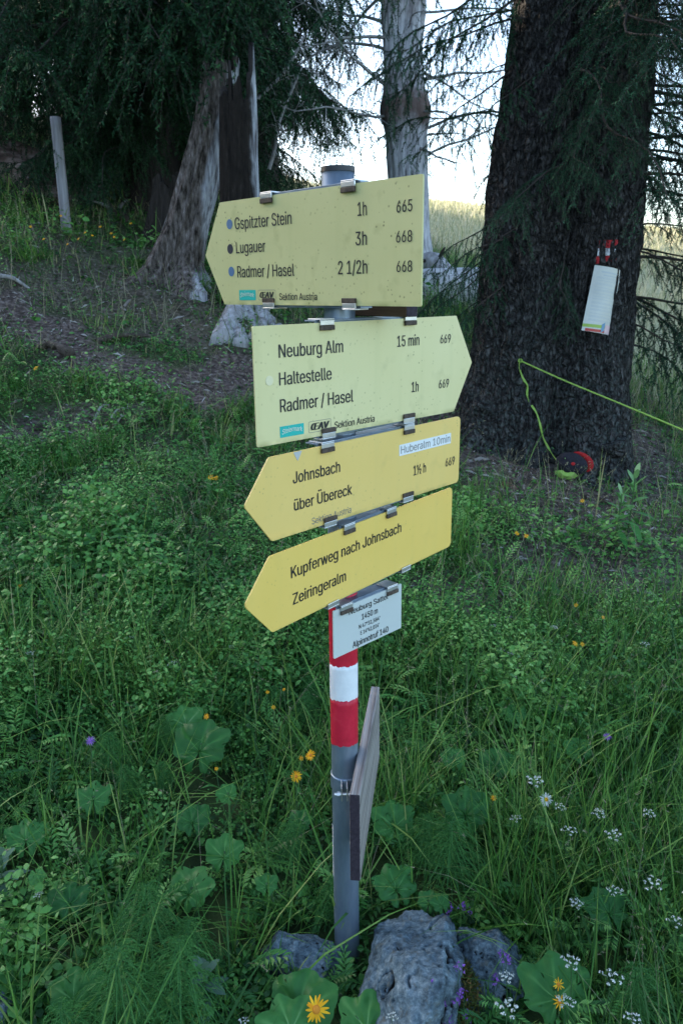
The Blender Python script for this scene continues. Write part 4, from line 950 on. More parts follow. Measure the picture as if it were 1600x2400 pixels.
mb = MB(); strip(mb, -.42, .5, -.498, -.455, .02, .0014); mb.build('red_stripe', M['p_red'], po)
mb = MB(); strip(mb, .18, .42, -.49, -.36, 0, .0022); mb.build('pink_picture', M['p_pink'], po)
mb = MB(); strip(mb, .05, .16, -.49, -.36, .3, .0020); mb.build('blue_picture', M['p_blue'], po)

# green webbing
M['web'] = noise_mat('green_webbing', [(.3, (.17, .31, .05)), (.7, (.28, .43, .09))], 60, .7); M['web_dark'] = noise_mat('green_webbing_shade', [(.3, (.06, .22, .03)), (.7, (.10, .36, .05))], 60, .7)
def ribbon(mb, P, wd, nrmv, thick=.0022):
    P = np.asarray(P, float); tg = nrm(np.gradient(P, axis=0)); sv = nrm(np.cross(tg, nrmv)); nv = nrm(np.cross(sv, tg)); wd = np.broadcast_to(np.asarray(wd, float), (len(P),))[:, None] / 2
    rg = np.stack([P - sv * wd + nv * thick, P + sv * wd + nv * thick, P + sv * wd - nv * thick, P - sv * wd - nv * thick], 1)
    V, T = loft(rg, False); mb.add(V, T)
def smooth_path(pts, n=60):
    P = np.array(pts, float); t = np.linspace(0, 1, len(P)); tt = np.linspace(0, 1, n); Q = np.stack([np.interp(tt, t, P[:, k]) for k in range(3)], -1)
    for _ in range(4): Q[1:-1] = (Q[:-2] + 2 * Q[1:-1] + Q[2:]) / 4
    return Q
k0 = bt_hit(1194, 828, .015)
we = empty('slackline', k0); tag(we, 'bright green webbing tied to the twin spruce, stretched to the right edge and trailing down', 'strap')
mb = MB(); ribbon(mb, smooth_path([k0, at_y(1300, 876, 5.05), at_y(1420, 925, 4.75), at_y(1568, 987, 4.4), at_y(1900, 1135, 3.8)], 30) - k0, .010, np.array([0.25, -1, .55])); mb.build('taut_line', M['web'], we)
tl = [bt_hit(px, py, .012) for px, py in [(1194, 828), (1193, 850), (1202, 872), (1212, 885), (1209, 905), (1216, 925), (1232, 948), (1240, 975), (1246, 1005), (1262, 1035)]]
bun = ground_hit(1302, 1084, .05); bun[1] = min(bun[1], bt_hit(1302, 1060)[1] - .09)
tl += [at_y(1278, 1058, bun[1] + .02), at_y(1293, 1078, bun[1])]
mb = MB(); ribbon(mb, smooth_path(tl, 70) - k0, .013 + .004 * np.sin(np.arange(70) * .6), np.array([.5, -1, .2])); mb.build('loose_end', M['web'], we)
mb = MB()
for q in range(5):
    a_ = np.linspace(pi * 1.02, pi * 1.95, 16); rr = .072 - .008 * q
    c_ = at_y(1302, 1084, bun[1] - .005 * q)
    ribbon(mb, np.stack([c_[0] + rr * np.cos(a_), np.full(16, c_[1]) - .02 * np.sin(a_ - pi), c_[2] + .012 + .62 * rr * np.sin(a_)], -1) - k0, .026, np.array([0, -.9, .6]))
mb.build('coil', M['web'], we)
mb = MB(); kk = np.linspace(0, 2 * pi, 14); mb.add(*tube(np.stack([.012 * np.cos(kk), -.006 + 0 * kk, .012 * np.sin(kk)], -1), .005, 5)); mb.build('knot', M['web'], we)
# cap
cp = at_y(1312, 1066, bun[1] + .03); o = empty('cap', cp, R(-8)); tag(o, 'black cap with a red brim lying on the coiled webbing under the twin spruce', 'cap')
M['cap_black'] = noise_mat('black_cap_cloth', [(.3, (.008, .008, .012)), (.7, (.02, .02, .028))], 80, .9, bump=.3); M['cap_red'] = noise_mat('red_brim_cloth', [(.3, (.30, .01, .012)), (.7, (.42, .02, .02))], 60, .8, bump=.2)
th, ph = np.meshgrid(np.linspace(0, pi / 2, 14), np.arange(40) * 2 * pi / 40, indexing='ij')
rg = np.stack([.105 * np.cos(th) * np.cos(ph), -.055 * np.sin(th) - .012, .075 * np.cos(th) * np.sin(ph)], -1); rg[..., 1] += .004 * np.cos(6 * ph) * np.cos(th)
V, T = loft(rg); ca, sa = cos(R(18)), sin(R(18)); Rm = np.array([[ca, 0, sa], [0, 1, 0], [-sa, 0, ca]])
Rx = np.array([[1, 0, 0], [0, cos(.25), sin(.25)], [0, -sin(.25), cos(.25)]])
MB().add(V @ Rm.T @ Rx.T, T).build('crown_panel', M['cap_black'], o, True)
q = np.linspace(R(-15), R(100), 22); inn = np.stack([.103 * np.cos(q), 0 * q - .008, .073 * np.sin(q)], -1); wv = np.sin((q - q[0]) / (q[-1] - q[0]) * pi) ** .6
out = inn * (1 + .42 * wv[:, None]) + np.stack([0 * q, -.012 * wv, 0 * q], -1)
rg = np.stack([inn + [0, -.003, 0], out + [0, -.003, 0], out + [0, .001, 0], inn + [0, .001, 0]], 1)
MB().add(loft(rg, False)[0] @ Rm.T @ Rx.T, loft(rg, False)[1]).build('brim', M['cap_red'], o, True)
bg_ = MB(); th, ph = np.meshgrid(np.linspace(0, pi / 2, 4), np.arange(10) * 2 * pi / 10, indexing='ij'); rg = np.stack([.013 * np.cos(th) * np.cos(ph), -.004 * np.sin(th) - .068, .011 * np.cos(th) * np.sin(ph)], -1); V, T = loft(rg); MB().add(V @ Rx.T, T).build('badge', M['cap_red'], o)
# cone / bark piece on the ground
gp = ground_hit(1162, 1104, .03); r = np.random.default_rng(4)
mb = MB(); 
kk = np.linspace(0, 1, 12); mb.add(*tube(np.stack([-.03 + .10 * kk, -.05 * kk, .02 - .05 * kk], -1), .026 * np.sin(.35 + kk * 2.4), 10)); o = mb.build('spruce_cone', noise_mat('red_brown_cone', [(.3, (.06, .03, .025)), (.7, (.16, .08, .06))], 50, bump=.8), smooth=True, loc=gp); tag(o, 'reddish brown spruce cone on the ground left of the cap', 'cone')
for (px, py, L_, az, rr, lab) in [(45, 660, .5, 60, .022, 'pale bare stick on the worn path at the left edge'), (235, 945, .28, 75, .010, 'short pale stick standing up at the lower edge of the worn path'), (275, 950, .26, 62, .008, 'thin bent stick right of the short pale stick on the path edge'), (120, 815, .45, 160, .045, 'dark mossy root crossing the worn path'), (290, 785, .5, 15, .03, 'grey root above the worn path, left of the snag')]:
    g_ = ground_hit(px, py); az = R(az); kk = np.linspace(0, 1, 12)
    P = np.stack([L_ * (kk - .5) * cos(az) * .8, L_ * (kk - .5) * .5, L_ * (kk - .5) * (-sin(az) if 'pale bare' in lab else sin(az)) * .35 + .03 * np.sin(kk * 4) + rr], -1)
    V, T = tube(P, rr * (1 - .6 * kk), 7); V += fbm(V[:, 0] * 20, V[:, 1] * 20, V[:, 2] * 20, 4, 2)[:, None] * rr * .4
    o = MB().add(V, T).build('stick' if rr < .025 else 'root', M['silver'] if rr < .025 else M['brownwood'], smooth=True, loc=g_); tag(o, lab, 'stick' if rr < .025 else 'root')

# ------------------------------------------------------------------ rocks
def rock(label, cx, cy, cz, sx, sy, sz, seed, sub=6, crack=.05, rot=0.0, pits=True):
    bm = bmesh.new(); bmesh.ops.create_icosphere(bm, subdivisions=sub, radius=1); bm.verts.ensure_lookup_table()
    V = np.array([v.co[:] for v in bm.verts]); T = np.array([[v.index for v in f.verts] for f in bm.faces]); bm.free()
    rk = np.random.default_rng(seed); pn = nrm(rk.normal(0, 1, (14, 3))); pd_ = rk.uniform(.66, .95, 14); dt_ = V @ pn.T; W_ = V * np.min(np.where(dt_ > .15, pd_ / np.maximum(dt_, .15), 9), axis=1).clip(.5, 1.15)[:, None]
    W_ = W_ * (1 + .07 * fbm(V[:, 0] * 1.1, V[:, 1] * 1.1, V[:, 2] * 1.1, seed, 2)[:, None])
    d = .07 * fbm(V[:, 0] * 2.6, V[:, 1] * 2.6, V[:, 2] * 2.6, seed + 3, 4)
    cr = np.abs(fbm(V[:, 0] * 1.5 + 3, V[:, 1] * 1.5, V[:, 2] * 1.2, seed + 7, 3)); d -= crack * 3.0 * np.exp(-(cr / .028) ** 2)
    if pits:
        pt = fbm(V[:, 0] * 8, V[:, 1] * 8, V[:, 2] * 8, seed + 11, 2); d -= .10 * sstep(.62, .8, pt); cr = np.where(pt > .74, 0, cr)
    d += .022 * fbm(V[:, 0] * 13, V[:, 1] * 13, V[:, 2] * 13, seed + 13, 3)
    W_ = W_ * (1 + d[:, None]) * [sx, sy, sz]
    c, s = cos(rot), sin(rot); W_ = np.stack([W_[:, 0] * c - W_[:, 1] * s, W_[:, 0] * s + W_[:, 1] * c, W_[:, 2]], -1)
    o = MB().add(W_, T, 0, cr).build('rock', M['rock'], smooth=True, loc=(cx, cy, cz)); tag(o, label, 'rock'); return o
m = mat('limestone', rough=.92, spec=.15); N, L, b = nodes(m)
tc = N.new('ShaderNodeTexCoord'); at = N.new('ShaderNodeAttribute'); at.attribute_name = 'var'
def _nz(sc_, det): 
    q = N.new('ShaderNodeTexNoise'); q.inputs['Scale'].default_value = sc_; q.inputs['Detail'].default_value = det; q.inputs['Roughness'].default_value = .7; L.new(tc.outputs['Object'], q.inputs['Vector']); return q
n1, n2, n3 = _nz(14, 6), _nz(75, 10), _nz(33, 8)
ma = N.new('ShaderNodeMix'); ma.data_type = 'FLOAT'; ma.inputs[0].default_value = .58; L.new(n1.outputs[0], ma.inputs[2]); L.new(n2.outputs[0], ma.inputs[3])
r1 = ramp(N, [(.36, (.022, .032, .038)), (.47, (.085, .122, .145)), (.55, (.165, .225, .255)), (.67, (.38, .44, .46))]); L.new(ma.outputs[0], r1.inputs[0])
r3 = ramp(N, [(.56, (0, 0, 0)), (.66, (.8, .8, .8))]); L.new(n3.outputs[0], r3.inputs[0])
mx = N.new('ShaderNodeMix'); mx.data_type = 'RGBA'; L.new(r3.outputs[0], mx.inputs[0]); L.new(r1.outputs[0], mx.inputs[6]); mx.inputs[7].default_value = (.13, .125, .10, 1)
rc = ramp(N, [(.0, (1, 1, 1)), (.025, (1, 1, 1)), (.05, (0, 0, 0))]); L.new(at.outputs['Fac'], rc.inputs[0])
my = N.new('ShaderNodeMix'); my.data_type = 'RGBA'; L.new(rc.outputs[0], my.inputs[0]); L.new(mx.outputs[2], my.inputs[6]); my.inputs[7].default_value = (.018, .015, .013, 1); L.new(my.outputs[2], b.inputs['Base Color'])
bp = N.new('ShaderNodeBump'); bp.inputs['Strength'].default_value = 1; bp.inputs['Distance'].default_value = .008; L.new(n2.outputs[0], bp.inputs['Height']); L.new(bp.outputs[0], b.inputs['Normal'])
M['rock'] = m
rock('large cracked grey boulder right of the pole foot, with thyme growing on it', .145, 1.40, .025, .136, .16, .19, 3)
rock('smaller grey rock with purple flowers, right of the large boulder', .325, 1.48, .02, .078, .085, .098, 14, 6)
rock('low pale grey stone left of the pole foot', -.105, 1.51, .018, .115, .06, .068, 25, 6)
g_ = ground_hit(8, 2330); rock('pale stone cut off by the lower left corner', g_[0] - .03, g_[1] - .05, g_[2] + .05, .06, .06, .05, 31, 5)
mo = ground_hit(1040, 2225, .05)
mb = MB(); r = np.random.default_rng(6)
for k in range(1500):
    d = nrm(r.normal(0, 1, 3)); d[2] = abs(d[2]); p = np.array([.255 + .045 * d[0] * r.uniform(.3, 1), 1.40 + .08 * d[1], .03 + .075 * d[2] * r.uniform(.8, 1.05)])
    q = nrm(r.normal(0, 1, 3) + [0, 0, .6]); s = nrm(np.cross(q, r.normal(0, 1, 3))) * .0022; mb.add([p - s, p + s, p + q * .014], [[0, 1, 2]], 0, r.uniform())
M['mossleaf'] = leaf_mat('moss_fronds', [(0, (.04, .075, .015)), (.6, (.10, .11, .03)), (1, (.18, .10, .035))], .7, .2)
o = mb.build('moss_cushion', M['mossleaf']); tag(o, 'brownish green moss cushion between the large boulder and the smaller rock', 'moss')

# ------------------------------------------------------------------ single plants
def rotz(V, a): c, s = cos(a), sin(a); return np.stack([V[:, 0] * c - V[:, 1] * s, V[:, 0] * s + V[:, 1] * c, V[:, 2]], -1)
def rotx(V, a): c, s = cos(a), sin(a); return np.stack([V[:, 0], V[:, 1] * c - V[:, 2] * s, V[:, 1] * s + V[:, 2] * c], -1)

def big_leaf_arrays(r, size, tooth=.07):
    """rounded heart leaf with toothed rim, lying in XY, stalk joint at the origin, tip towards +Y"""
    na, nr = 120, 8; a = np.linspace(-pi * .93, pi * .93, na)           # angle from +Y
    R0 = size * (.50 + .16 * np.cos(a) + .10 * np.cos(a * 2) * 0 - .04 * np.cos(3 * a))
    R0 = R0 * (1 + r.uniform(.05, .12) * np.cos(7 * a + r.uniform(-.3, .3)) + r.uniform(-.10, .10) * np.sin(a) + tooth * .5 * np.abs(np.sin(a * 10 + r.uniform(0, 3))) + .04 * vnoise(a * 2, r.uniform(0, 50)))
    q = np.linspace(0.04, 1, nr)
    rr = R0[:, None] * q[None]; X = rr * np.sin(a)[:, None]; Y = rr * np.cos(a)[:, None]
    vein = np.abs(np.angle(np.exp(1j * a * 7)))[:, None] * (.35 + .65 * q[None]) / pi
    Z = size * (.10 * q[None] ** 2 - .20 * q[None] ** 3 * (.6 + .4 * np.cos(a)[:, None] ** 2)) + size * .055 * vein + size * .07 * vnoise(X / size * 6, Y / size * 6, r.uniform(0, 50))
    V = np.stack([X, Y, Z], -1).reshape(-1, 3); i, j = np.meshgrid(np.arange(na - 1), np.arange(nr - 1), indexing='ij'); k = i * nr + j
    T = np.concatenate([np.stack([k, k + 1, k + nr + 1], -1).reshape(-1, 3), np.stack([k, k + nr + 1, k + nr], -1).reshape(-1, 3)])
    if size > .05: hole = r.uniform(0, 1, len(T) // 2) > .012; T = T[np.concatenate([hole, hole])]
    var = np.clip(.40 + .62 * np.exp(-(np.abs(np.angle(np.exp(1j * a * 7)))[:, None] / .5) ** 2) * (1.15 - q[None]) + 0 * q[None], 0, 1).ravel()
    return V, T, var
LEAFP = []
def broad_plant(px, py, size, h, label, seed, tilt=.6, az=None, group='broad round butterbur leaves', heads=1):
    r = np.random.default_rng(seed); h = h + .03; p = ground_hit(px, py, h)
    o = empty('broad_leaf_plant', p); tag(o, label, 'plant', group)
    az = r.uniform(-.6, .6) if az is None else az
    V, T, var = big_leaf_arrays(r, size); V = rotz(rotx(V - [0, size * .16, 0], tilt * .8), az)
    V = V + [0, 0, h]; LEAFP.append((p[0], p[1], size * .75))
    MB().add(V, T, 0, np.clip(var * .85 + r.uniform(-.28, .22), 0, 1)).build('leaf', M['broad'], o, True)
    t = np.linspace(0, 1, 9)[:, None]; P = np.array([[.02 * r.normal(), .05, -.03]]) * (1 - t) ** 2 + np.array([[0, 0, h]]) * (1 - (1 - t) ** 2)
    MB().add(*tube(P, .0032, 6), 0, .6).build('stalk', M['stem'], o, True)
    return o
BL = [(462, 1708, .150, .15, 'largest butterbur leaf left of the pole, under a yellow flower', .95, -.2), (425, 1655, .10, .12, 'butterbur leaf half hidden behind the largest leaf left of the pole', .9, .4), (440, 1880, .085, .10, 'dark butterbur leaf below the largest leaf left of the pole', .7, .3), (523, 1822, .055, .16, 'small folded bright leaf left of the clamp', 1.0, .8),
      (515, 1958, .085, .13, 'bright butterbur leaf standing left of the lower pole', 1.0, -.1), (440, 2040, .105, .10, 'three lobed butterbur leaf above the big horsetails', .75, -.5), (160, 2065, .085, .08, 'dark butterbur leaf at lower left among grass blades', .6, .3), (612, 2030, .05, .12, 'small twin leaf left of the pole foot', .8, .1),
      (905, 1885, .105, .13, 'butterbur leaf right of the wooden board', 1.05, .05), (1068, 1858, .115, .15, 'large butterbur leaf farther right of the wooden board, behind horsetail', 1.05, -.1), (905, 2030, .10, .10, 'dull butterbur leaf above the big boulder', .7, .4), (1140, 1750, .10, .10, 'butterbur leaf with bluish sheen in the right meadow', .7, -.3), (1040, 1742, .07, .11, 'small butterbur leaf below the lowest yellow sign, right of the board', .8, .3),
      (1330, 1720, .08, .10, 'butterbur leaf high in the right meadow near white umbels', .8, .2), (1275, 2270, .135, .10, 'very large butterbur leaf at lower right behind orange flowers', .8, -.05), (1390, 2085, .10, .12, 'butterbur leaf behind white umbels at lower right', .8, .3), (690, 2300, .135, .05, 'large butterbur leaf in front of the pale stone left of the pole', .75, -.3), (660, 2350, .11, .07, 'butterbur leaf cut by the lower edge left of the yellow daisy', .7, .5),
      (845, 2345, .11, .06, 'butterbur leaf at the lower edge left of the boulder', .8, -.2), (170, 2280, .10, .07, 'dark leaf at lower left beside the big horsetails', .6, .2), (985, 2070, .05, .10, 'small round leaf right above the boulder', .8, -.3), (1010, 2075, .045, .1, 'small round leaf beside the blue flowers above the boulder', .8, .5), (215, 1830, .085, .09, 'butterbur leaf at left below the single purple flower', .75, .2), (690, 1885, .06, .12, 'small leaf in the grass left of the pole below the clamp', .8, -.4),
      (1180, 1640, .07, .10, 'butterbur leaf in the right meadow below the brown patch', .7, .1), (60, 1920, .09, .09, 'butterbur leaf at the left edge', .7, .3)]
for k, (px, py, s, h, lab, tl_, az) in enumerate(BL): broad_plant(px, py, s, h, lab, 100 + k, tl_, az)

def horsetail_mesh(r, h=.30, R0=.12):
    mb = MB(); st = np.array([[0, 0, -.03], [.01, 0, h * .5], [.0, .005, h]]); mb.add(*tube(st, [.0022, .0018, .0008], 5), 0, .2)
    nw_ = 8
    for k in range(nw_):
        z = h * (.38 + .6 * k / (nw_ - 1)); L_ = R0 * (1.35 - .95 * (k / (nw_ - 1)) ** 1.6); nb = 17
        a0 = r.uniform(0, 6)
        for b_ in range(nb):
            if r.uniform() < .18: continue
            a_ = a0 + b_ * 2 * pi / nb + r.uniform(-.25, .25); l = L_ * r.uniform(.5, 1.15); q = np.linspace(0, 1, 6)
            rad_ = l * (q * .95); zz_ = z + l * (.50 * q - .95 * q ** 2.0); P = np.stack([rad_ * cos(a_), rad_ * sin(a_), zz_], -1)
            sv = np.array([-sin(a_), cos(a_), 0]); w_ = .0012 * (1 - .6 * q)[:, None]
            V = np.stack([P - sv * w_, P + sv * w_], 1).reshape(-1, 3); i = np.arange(5) * 2
            mb.add(V, np.concatenate([np.stack([i, i + 1, i + 3], -1), np.stack([i, i + 3, i + 2], -1)]), 0, np.clip(r.uniform(.2, .9), 0, 1))
            for s_ in (1, 2, 3, 4):
                for sg in (-1, 1):
                    p = P[s_]; dd = nrm(P[s_] - P[s_ - 1]); e = p + (dd * .7 + sv * sg * .7 + [0, 0, -.35]) * l * .30 * r.uniform(.6, 1.1)
                    wv = np.cross(dd, sv) * .0009; m_ = (p + e) / 2 + np.array([0, 0, .004]); mb.add([p - wv, p + wv, m_ + wv, m_ - wv, e], [[0, 1, 2], [0, 2, 3], [3, 2, 4]], 0, r.uniform(.3, 1))
    return mb.mesh('horsetail_shoot', M['horsetail'])
hts = [horsetail_mesh(np.random.default_rng(s), hh_, R_) for s, hh_, R_ in ((1, .26, .105), (2, .22, .085), (3, .28, .12))]
HT = [(330, 2150, 1.0, 'large feathery horsetail at lower left, back one of a clump'), (420, 2150, .9, 'large feathery horsetail at lower left, right one of the clump'), (285, 2290, 1.0, 'large feathery horsetail at lower left, front one of the clump'), (390, 2290, 1.05, 'large feathery horsetail in front of the grey leaved shoot'), (160, 2345, 1.0, 'feathery horsetail cut by the lower edge at left'), (245, 1745, .62, 'small horsetail right of the single purple flower'),
      (300, 1800, .55, 'small horsetail below the purple flower'), (365, 1780, .62, 'small horsetail left of the largest butterbur leaf'), (390, 1695, .6, 'horsetail behind the largest butterbur leaf'), (650, 1935, .75, 'horsetail left of the lower pole, behind grass'), (745, 2065, .7, 'horsetail just left of the pole foot'), (1035, 1960, .95, 'horsetail in front of the large leaf right of the wooden board'), (980, 1945, .85, 'horsetail between the two butterbur leaves right of the board'),
      (545, 1620, .5, 'horsetail left of the red and white bands, lower one'), (700, 1640, .55, 'horsetail close to the red band of the pole'), (725, 1600, .5, 'horsetail close to the white band of the pole'), (640, 1600, .55, 'horsetail beside small yellow flowers left of the pole'), (410, 1140, .42, 'small pale horsetail in the left bank'), (525, 1310, .42, 'small pale horsetail left of the lowest yellow sign tip'), (580, 1190, .45, 'pale horsetail behind the tip of the third yellow sign'),
      (1490, 2320, .9, 'horsetail at the lower right corner'), (60, 1280, .42, 'pale horsetail at the left edge of the bank'), (700, 1570, .5, 'horsetail below the lowest sign tip, near the pole'), (220, 1120, .4, 'pale horsetail among leaves below the worn path')]
for k, (px, py, s, lab) in enumerate(HT):
    LEAFP.append((*ground_hit(px, py, .15 * s)[:2], .06 * s)); g_ = ground_hit(px, py, .15 * s); o = link('horsetail', hts[k % 3], None, g_); o.scale = (s, s, s); o.rotation_euler = (rng.uniform(-.15, .15), rng.uniform(-.15, .15), rng.uniform(0, 6)); tag(o, lab, 'plant', 'feathery horsetails in the grass')

def flower_stem(h, r, rad=.0013):
    t = np.linspace(0, 1, 8); b_ = r.normal(0, .03, 2); return np.stack([b_[0] * (t - 1) ** 2 , b_[1] * (t - 1) ** 2, -.02 + (h + .02) * t], -1)
def ray_flower(r, nP, L_, wP, disc_r, up=.1):
    """petals around a disc, facing +Z"""
    mp, md = MB(), MB()
    for k in range(nP):
        a_ = k * 2 * pi / nP + r.uniform(-.12, .12); l = L_ * r.uniform(.75, 1.1); q = np.linspace(0, 1, 5); P = np.stack([disc_r * .6 + l * q, 0 * q, up * l * q - .25 * l * q ** 2 * r.uniform(0, 1.3)], -1)
        w_ = wP * np.array([.5, .9, 1, .8, .35]); V = np.stack([P - np.c_[0 * q, w_, 0 * q], P + np.c_[0 * q, w_, 0 * q]], 1).reshape(-1, 3); i = np.arange(4) * 2
        mp.add(rotz(V, a_), np.concatenate([np.stack([i, i + 1, i + 3], -1), np.stack([i, i + 3, i + 2], -1)]), 0, r.uniform())
    th, ph = np.meshgrid(np.linspace(0, pi / 2, 5), np.arange(12) * 2 * pi / 12, indexing='ij'); md.add(*loft(np.stack([disc_r * np.cos(th) * np.cos(ph), disc_r * np.cos(th) * np.sin(ph), disc_r * .6 * np.sin(th)], -1)))
    return mp, md
def daisy(px, py, h, size, label, seed, petal, disc_m, group, nP=15, face=.7, name='yellow_flower', wP=.10):
    r = np.random.default_rng(seed); g_ = ground_hit(px, py, h); o = empty(name, g_); tag(o, label, 'flower', group)
    P = flower_stem(h, r); MB().add(*tube(P, .0014, 5), 0, r.uniform()).build('stem', M['stem'], o, True)
    mp, md = ray_flower(r, nP, size * .42, size * wP * .5, size * .16, r.uniform(-.1, .3)); az = r.uniform(-.7, .7)
    for mb_, nm, mt in ((mp, 'petals', petal), (md, 'flower_disc', disc_m)):
        V, T, Mi, A_ = mb_.arrays(); V = rotz(rotx(V, face), az) + [0, 0, h]; MB().add(V, T, Mi, A_).build(nm, mt, o)
    mb = MB()
    for k in range(4):
        z_ = h * (.2 + .17 * k); a_ = r.uniform(0, 6); l = .03 + .02 * r.uniform(); V = np.array([[0, 0, 0], [l * .5, -.005, .01], [l * .5, .005, .01], [l, 0, .004]]); mb.add(rotz(V, a_) + [0, 0, z_], [[0, 1, 2], [1, 3, 2]], 0, .5)
    mb.build('foliage', M['broad'], o)
    return o
YG = 'yellow meadow flowers'
Y = [(726, 2320, .12, .045, 'largest yellow daisy like flower, at the lower edge left of the boulder', 16), (713, 1735, .26, .026, 'ragged yellow flower left of the pole clamp, upper of two', 18), (680, 1784, .22, .025, 'ragged yellow flower left of the pole clamp, lower of two', 18), (692, 1742, .24, .013, 'yellow bud left of the upper ragged flower by the clamp', 10), (474, 1646, .22, .016, 'small yellow flower above the largest butterbur leaf', 12), (497, 1766, .2, .010, 'orange bud on a stalk below the largest butterbur leaf', 8),
     (614, 1590, .2, .011, 'small yellow flower left of the white band, on the horsetail', 12), (628, 1625, .2, .013, 'small yellow flower left of the upper red and white bands, lower of the pair', 12), (652, 1584, .2, .010, 'small yellow flower nearest left of the white band', 12), (1133, 1833, .2, .014, 'single round yellow flower below the right meadow leaf', 14), (1320, 1478, .2, .020, 'yellow flower pair in the right meadow, left flower', 12), (1337, 1480, .2, .016, 'yellow flower pair in the right meadow, right flower', 12),
     (1385, 1418, .16, .013, 'yellow flower farther up in the right meadow', 12), (1337, 1150, .12, .022, 'bright yellow buttercup in front of the cap', 8), (1187, 1225, .12, .022, 'yellow buttercup right of the lowest yellow sign, left of a pair', 8), (1208, 1231, .12, .022, 'yellow buttercup right of the lowest yellow sign, right of a pair', 8), (1322, 1390, .12, .016, 'faint yellow flower below the brown patch in the right meadow', 8), (484, 1097, .12, .030, 'yellow flower left of the third sign tip, left of a pair', 8), (496, 1097, .12, .026, 'yellow flower left of the third sign tip, right of a pair', 8),
     (45, 1345, .12, .018, 'lone yellow flower at the left edge of the bank', 8), (82, 845, .1, .035, 'yellow flower left of the worn path', 8)]
for k, (px, py, h, s, lab, nP) in enumerate(Y): daisy(px, py, h, s * 1.25, lab, 300 + k, M['yellow'], M['orange'], YG, nP, .75, wP=.16 if nP < 10 else .1)
for k, (px, py) in enumerate([(155, 560), (180, 548), (195, 533), (212, 540), (230, 520), (255, 535), (262, 543), (300, 512), (285, 550), (100, 548), (70, 520), (140, 495)]):
    o = daisy(px, py, .3, .03, 'tiny yellow flower in the lit grass at the foot of the wooden post', 340 + k, M['yellow'], M['orange'], 'tiny yellow flowers by the post', 8, .8, wP=.2)
daisy(1254, 1837, .22, .036, 'single white daisy with a yellow centre in the right meadow', 390, M['white_petal'], M['yellow'], None, 16, .8, 'white_daisy', .12)
daisy(1282, 2262, .16, .026, 'upper orange and white flower cluster at lower right', 391, M['yellow'], M['orange'], YG, 10, .8); daisy(1285, 2302, .14, .030, 'lower orange and white flower cluster at lower right', 392, M['yellow'], M['orange'], YG, 10, .8)

def umbel_mesh(r, h=.3, Rr=.035):
    ms, mf = MB(), MB(); P = flower_stem(h, r); ms.add(*tube(P, .0013, 5), 0, .4)
    for k in range(9):
        a_ = k * 2.4; rr_ = Rr * math.sqrt((k + .5) / 9); e = np.array([rr_ * cos(a_), rr_ * sin(a_), h + .028 - rr_ * .25]); ms.add(*tube([[0, 0, h], e * [.6, .6, 1] + [0, 0, -.006], e], .0005, 3, False), 0, .7)
        for q in range(8):
            d = nrm(r.normal(0, 1, 3)); d[2] = abs(d[2]) + .4; c_ = e + nrm(d) * .0065 * [1, 1, .5]; u = nrm(np.cross(nrm(d), [.3, .2, 1])); v_ = np.cross(nrm(d), u)
            s = .0027; mf.add([c_ + u * s, c_ + v_ * s, c_ - u * s, c_ - v_ * s], [[0, 1, 2], [0, 2, 3]], 0, r.uniform())
    lf = MB()
    for k in range(5):
        z_ = h * (.1 + .13 * k); a_ = r.uniform(0, 6)
        for q in range(8):
            b_ = .015 + .009 * q
            for sg in (-1, 1):
                V = np.array([[b_, 0, .3 * b_], [b_ + .008, sg * .016, .3 * b_], [b_ + .016, sg * .024, .25 * b_], [b_ + .014, sg * .010, .32 * b_]]); lf.add(rotz(V, a_) + [0, 0, z_], [[0, 1, 2], [0, 2, 3]], 0, r.uniform())
    return ms.mesh('umbel_stem', M['stem']), mf.mesh('umbel_florets', M['white_petal']), lf.mesh('umbel_leaves', M['cover'])
um = [umbel_mesh(np.random.default_rng(s), h_, R_) for s, h_, R_ in ((1, .30, .030), (2, .26, .024), (3, .33, .026))]
U = [(1215, 1783, 'white umbel nearest above the white daisy'), (1197, 1872, 'white umbel lower left of the white daisy'), (1283, 1838, 'white umbel touching the white daisy on its right'), (1290, 1905, 'white umbel below the white daisy'), (1395, 1857, 'white umbel in the right meadow, level with the daisy'), (1510, 1858, 'white umbel near the right edge, level with the daisy'), (1425, 1910, 'faint white umbel below its level neighbour in the right meadow'), (1325, 2058, 'white umbel above the big lower right leaf'), (1425, 2030, 'white umbel over the leaf at lower right'), (1500, 2012, 'white umbel toward the right edge, lower meadow'), (1560, 2040, 'white umbel cut by the right edge'),
     (1345, 2200, 'flat white umbel on a long stalk right of the large lower leaf'), (1390, 2235, 'small white umbel right of the large lower leaf'), (1180, 2232, 'white umbel at the right edge of the smaller rock'), (1430, 2335, 'white umbel at the lower edge, right part'), (1170, 2330, 'white umbel at the lower edge, right of the boulder'), (1300, 2300, 'white umbel among the orange flowers'), (1135, 1435, 'pale umbel right of the small grey plate'), (1160, 1488, 'pale umbel in the right meadow below the plate, left one'), (1180, 1500, 'pale umbel in the right meadow below the plate, right one'), (1265, 1440, 'pale umbel beside the yellow flower pair'), (1470, 1470, 'pale umbel high in the right meadow'), (1190, 1555, 'pale umbel left of the grass heads in the right meadow'), (1250, 1560, 'pale umbel amid grass heads in the right meadow'),
     (1560, 2120, 'white umbel at the right edge above the corner horsetail'), (900, 1990, 'tiny white flower cluster above the boulder'), (905, 2340, 'tiny white flower cluster on the boulder front'), (60, 1500, 'white clover like flower at the left edge'), (300, 1460, 'white flower on the left bank, left of the signs'), (525, 1480, 'white flower left of the lowest sign tip'), (405, 1520, 'white flower in the leafy left bank'), (95, 2060, 'pale umbel among grass at lower left'), (560, 2340, 'pale umbel at the lower edge left of the large leaf')]
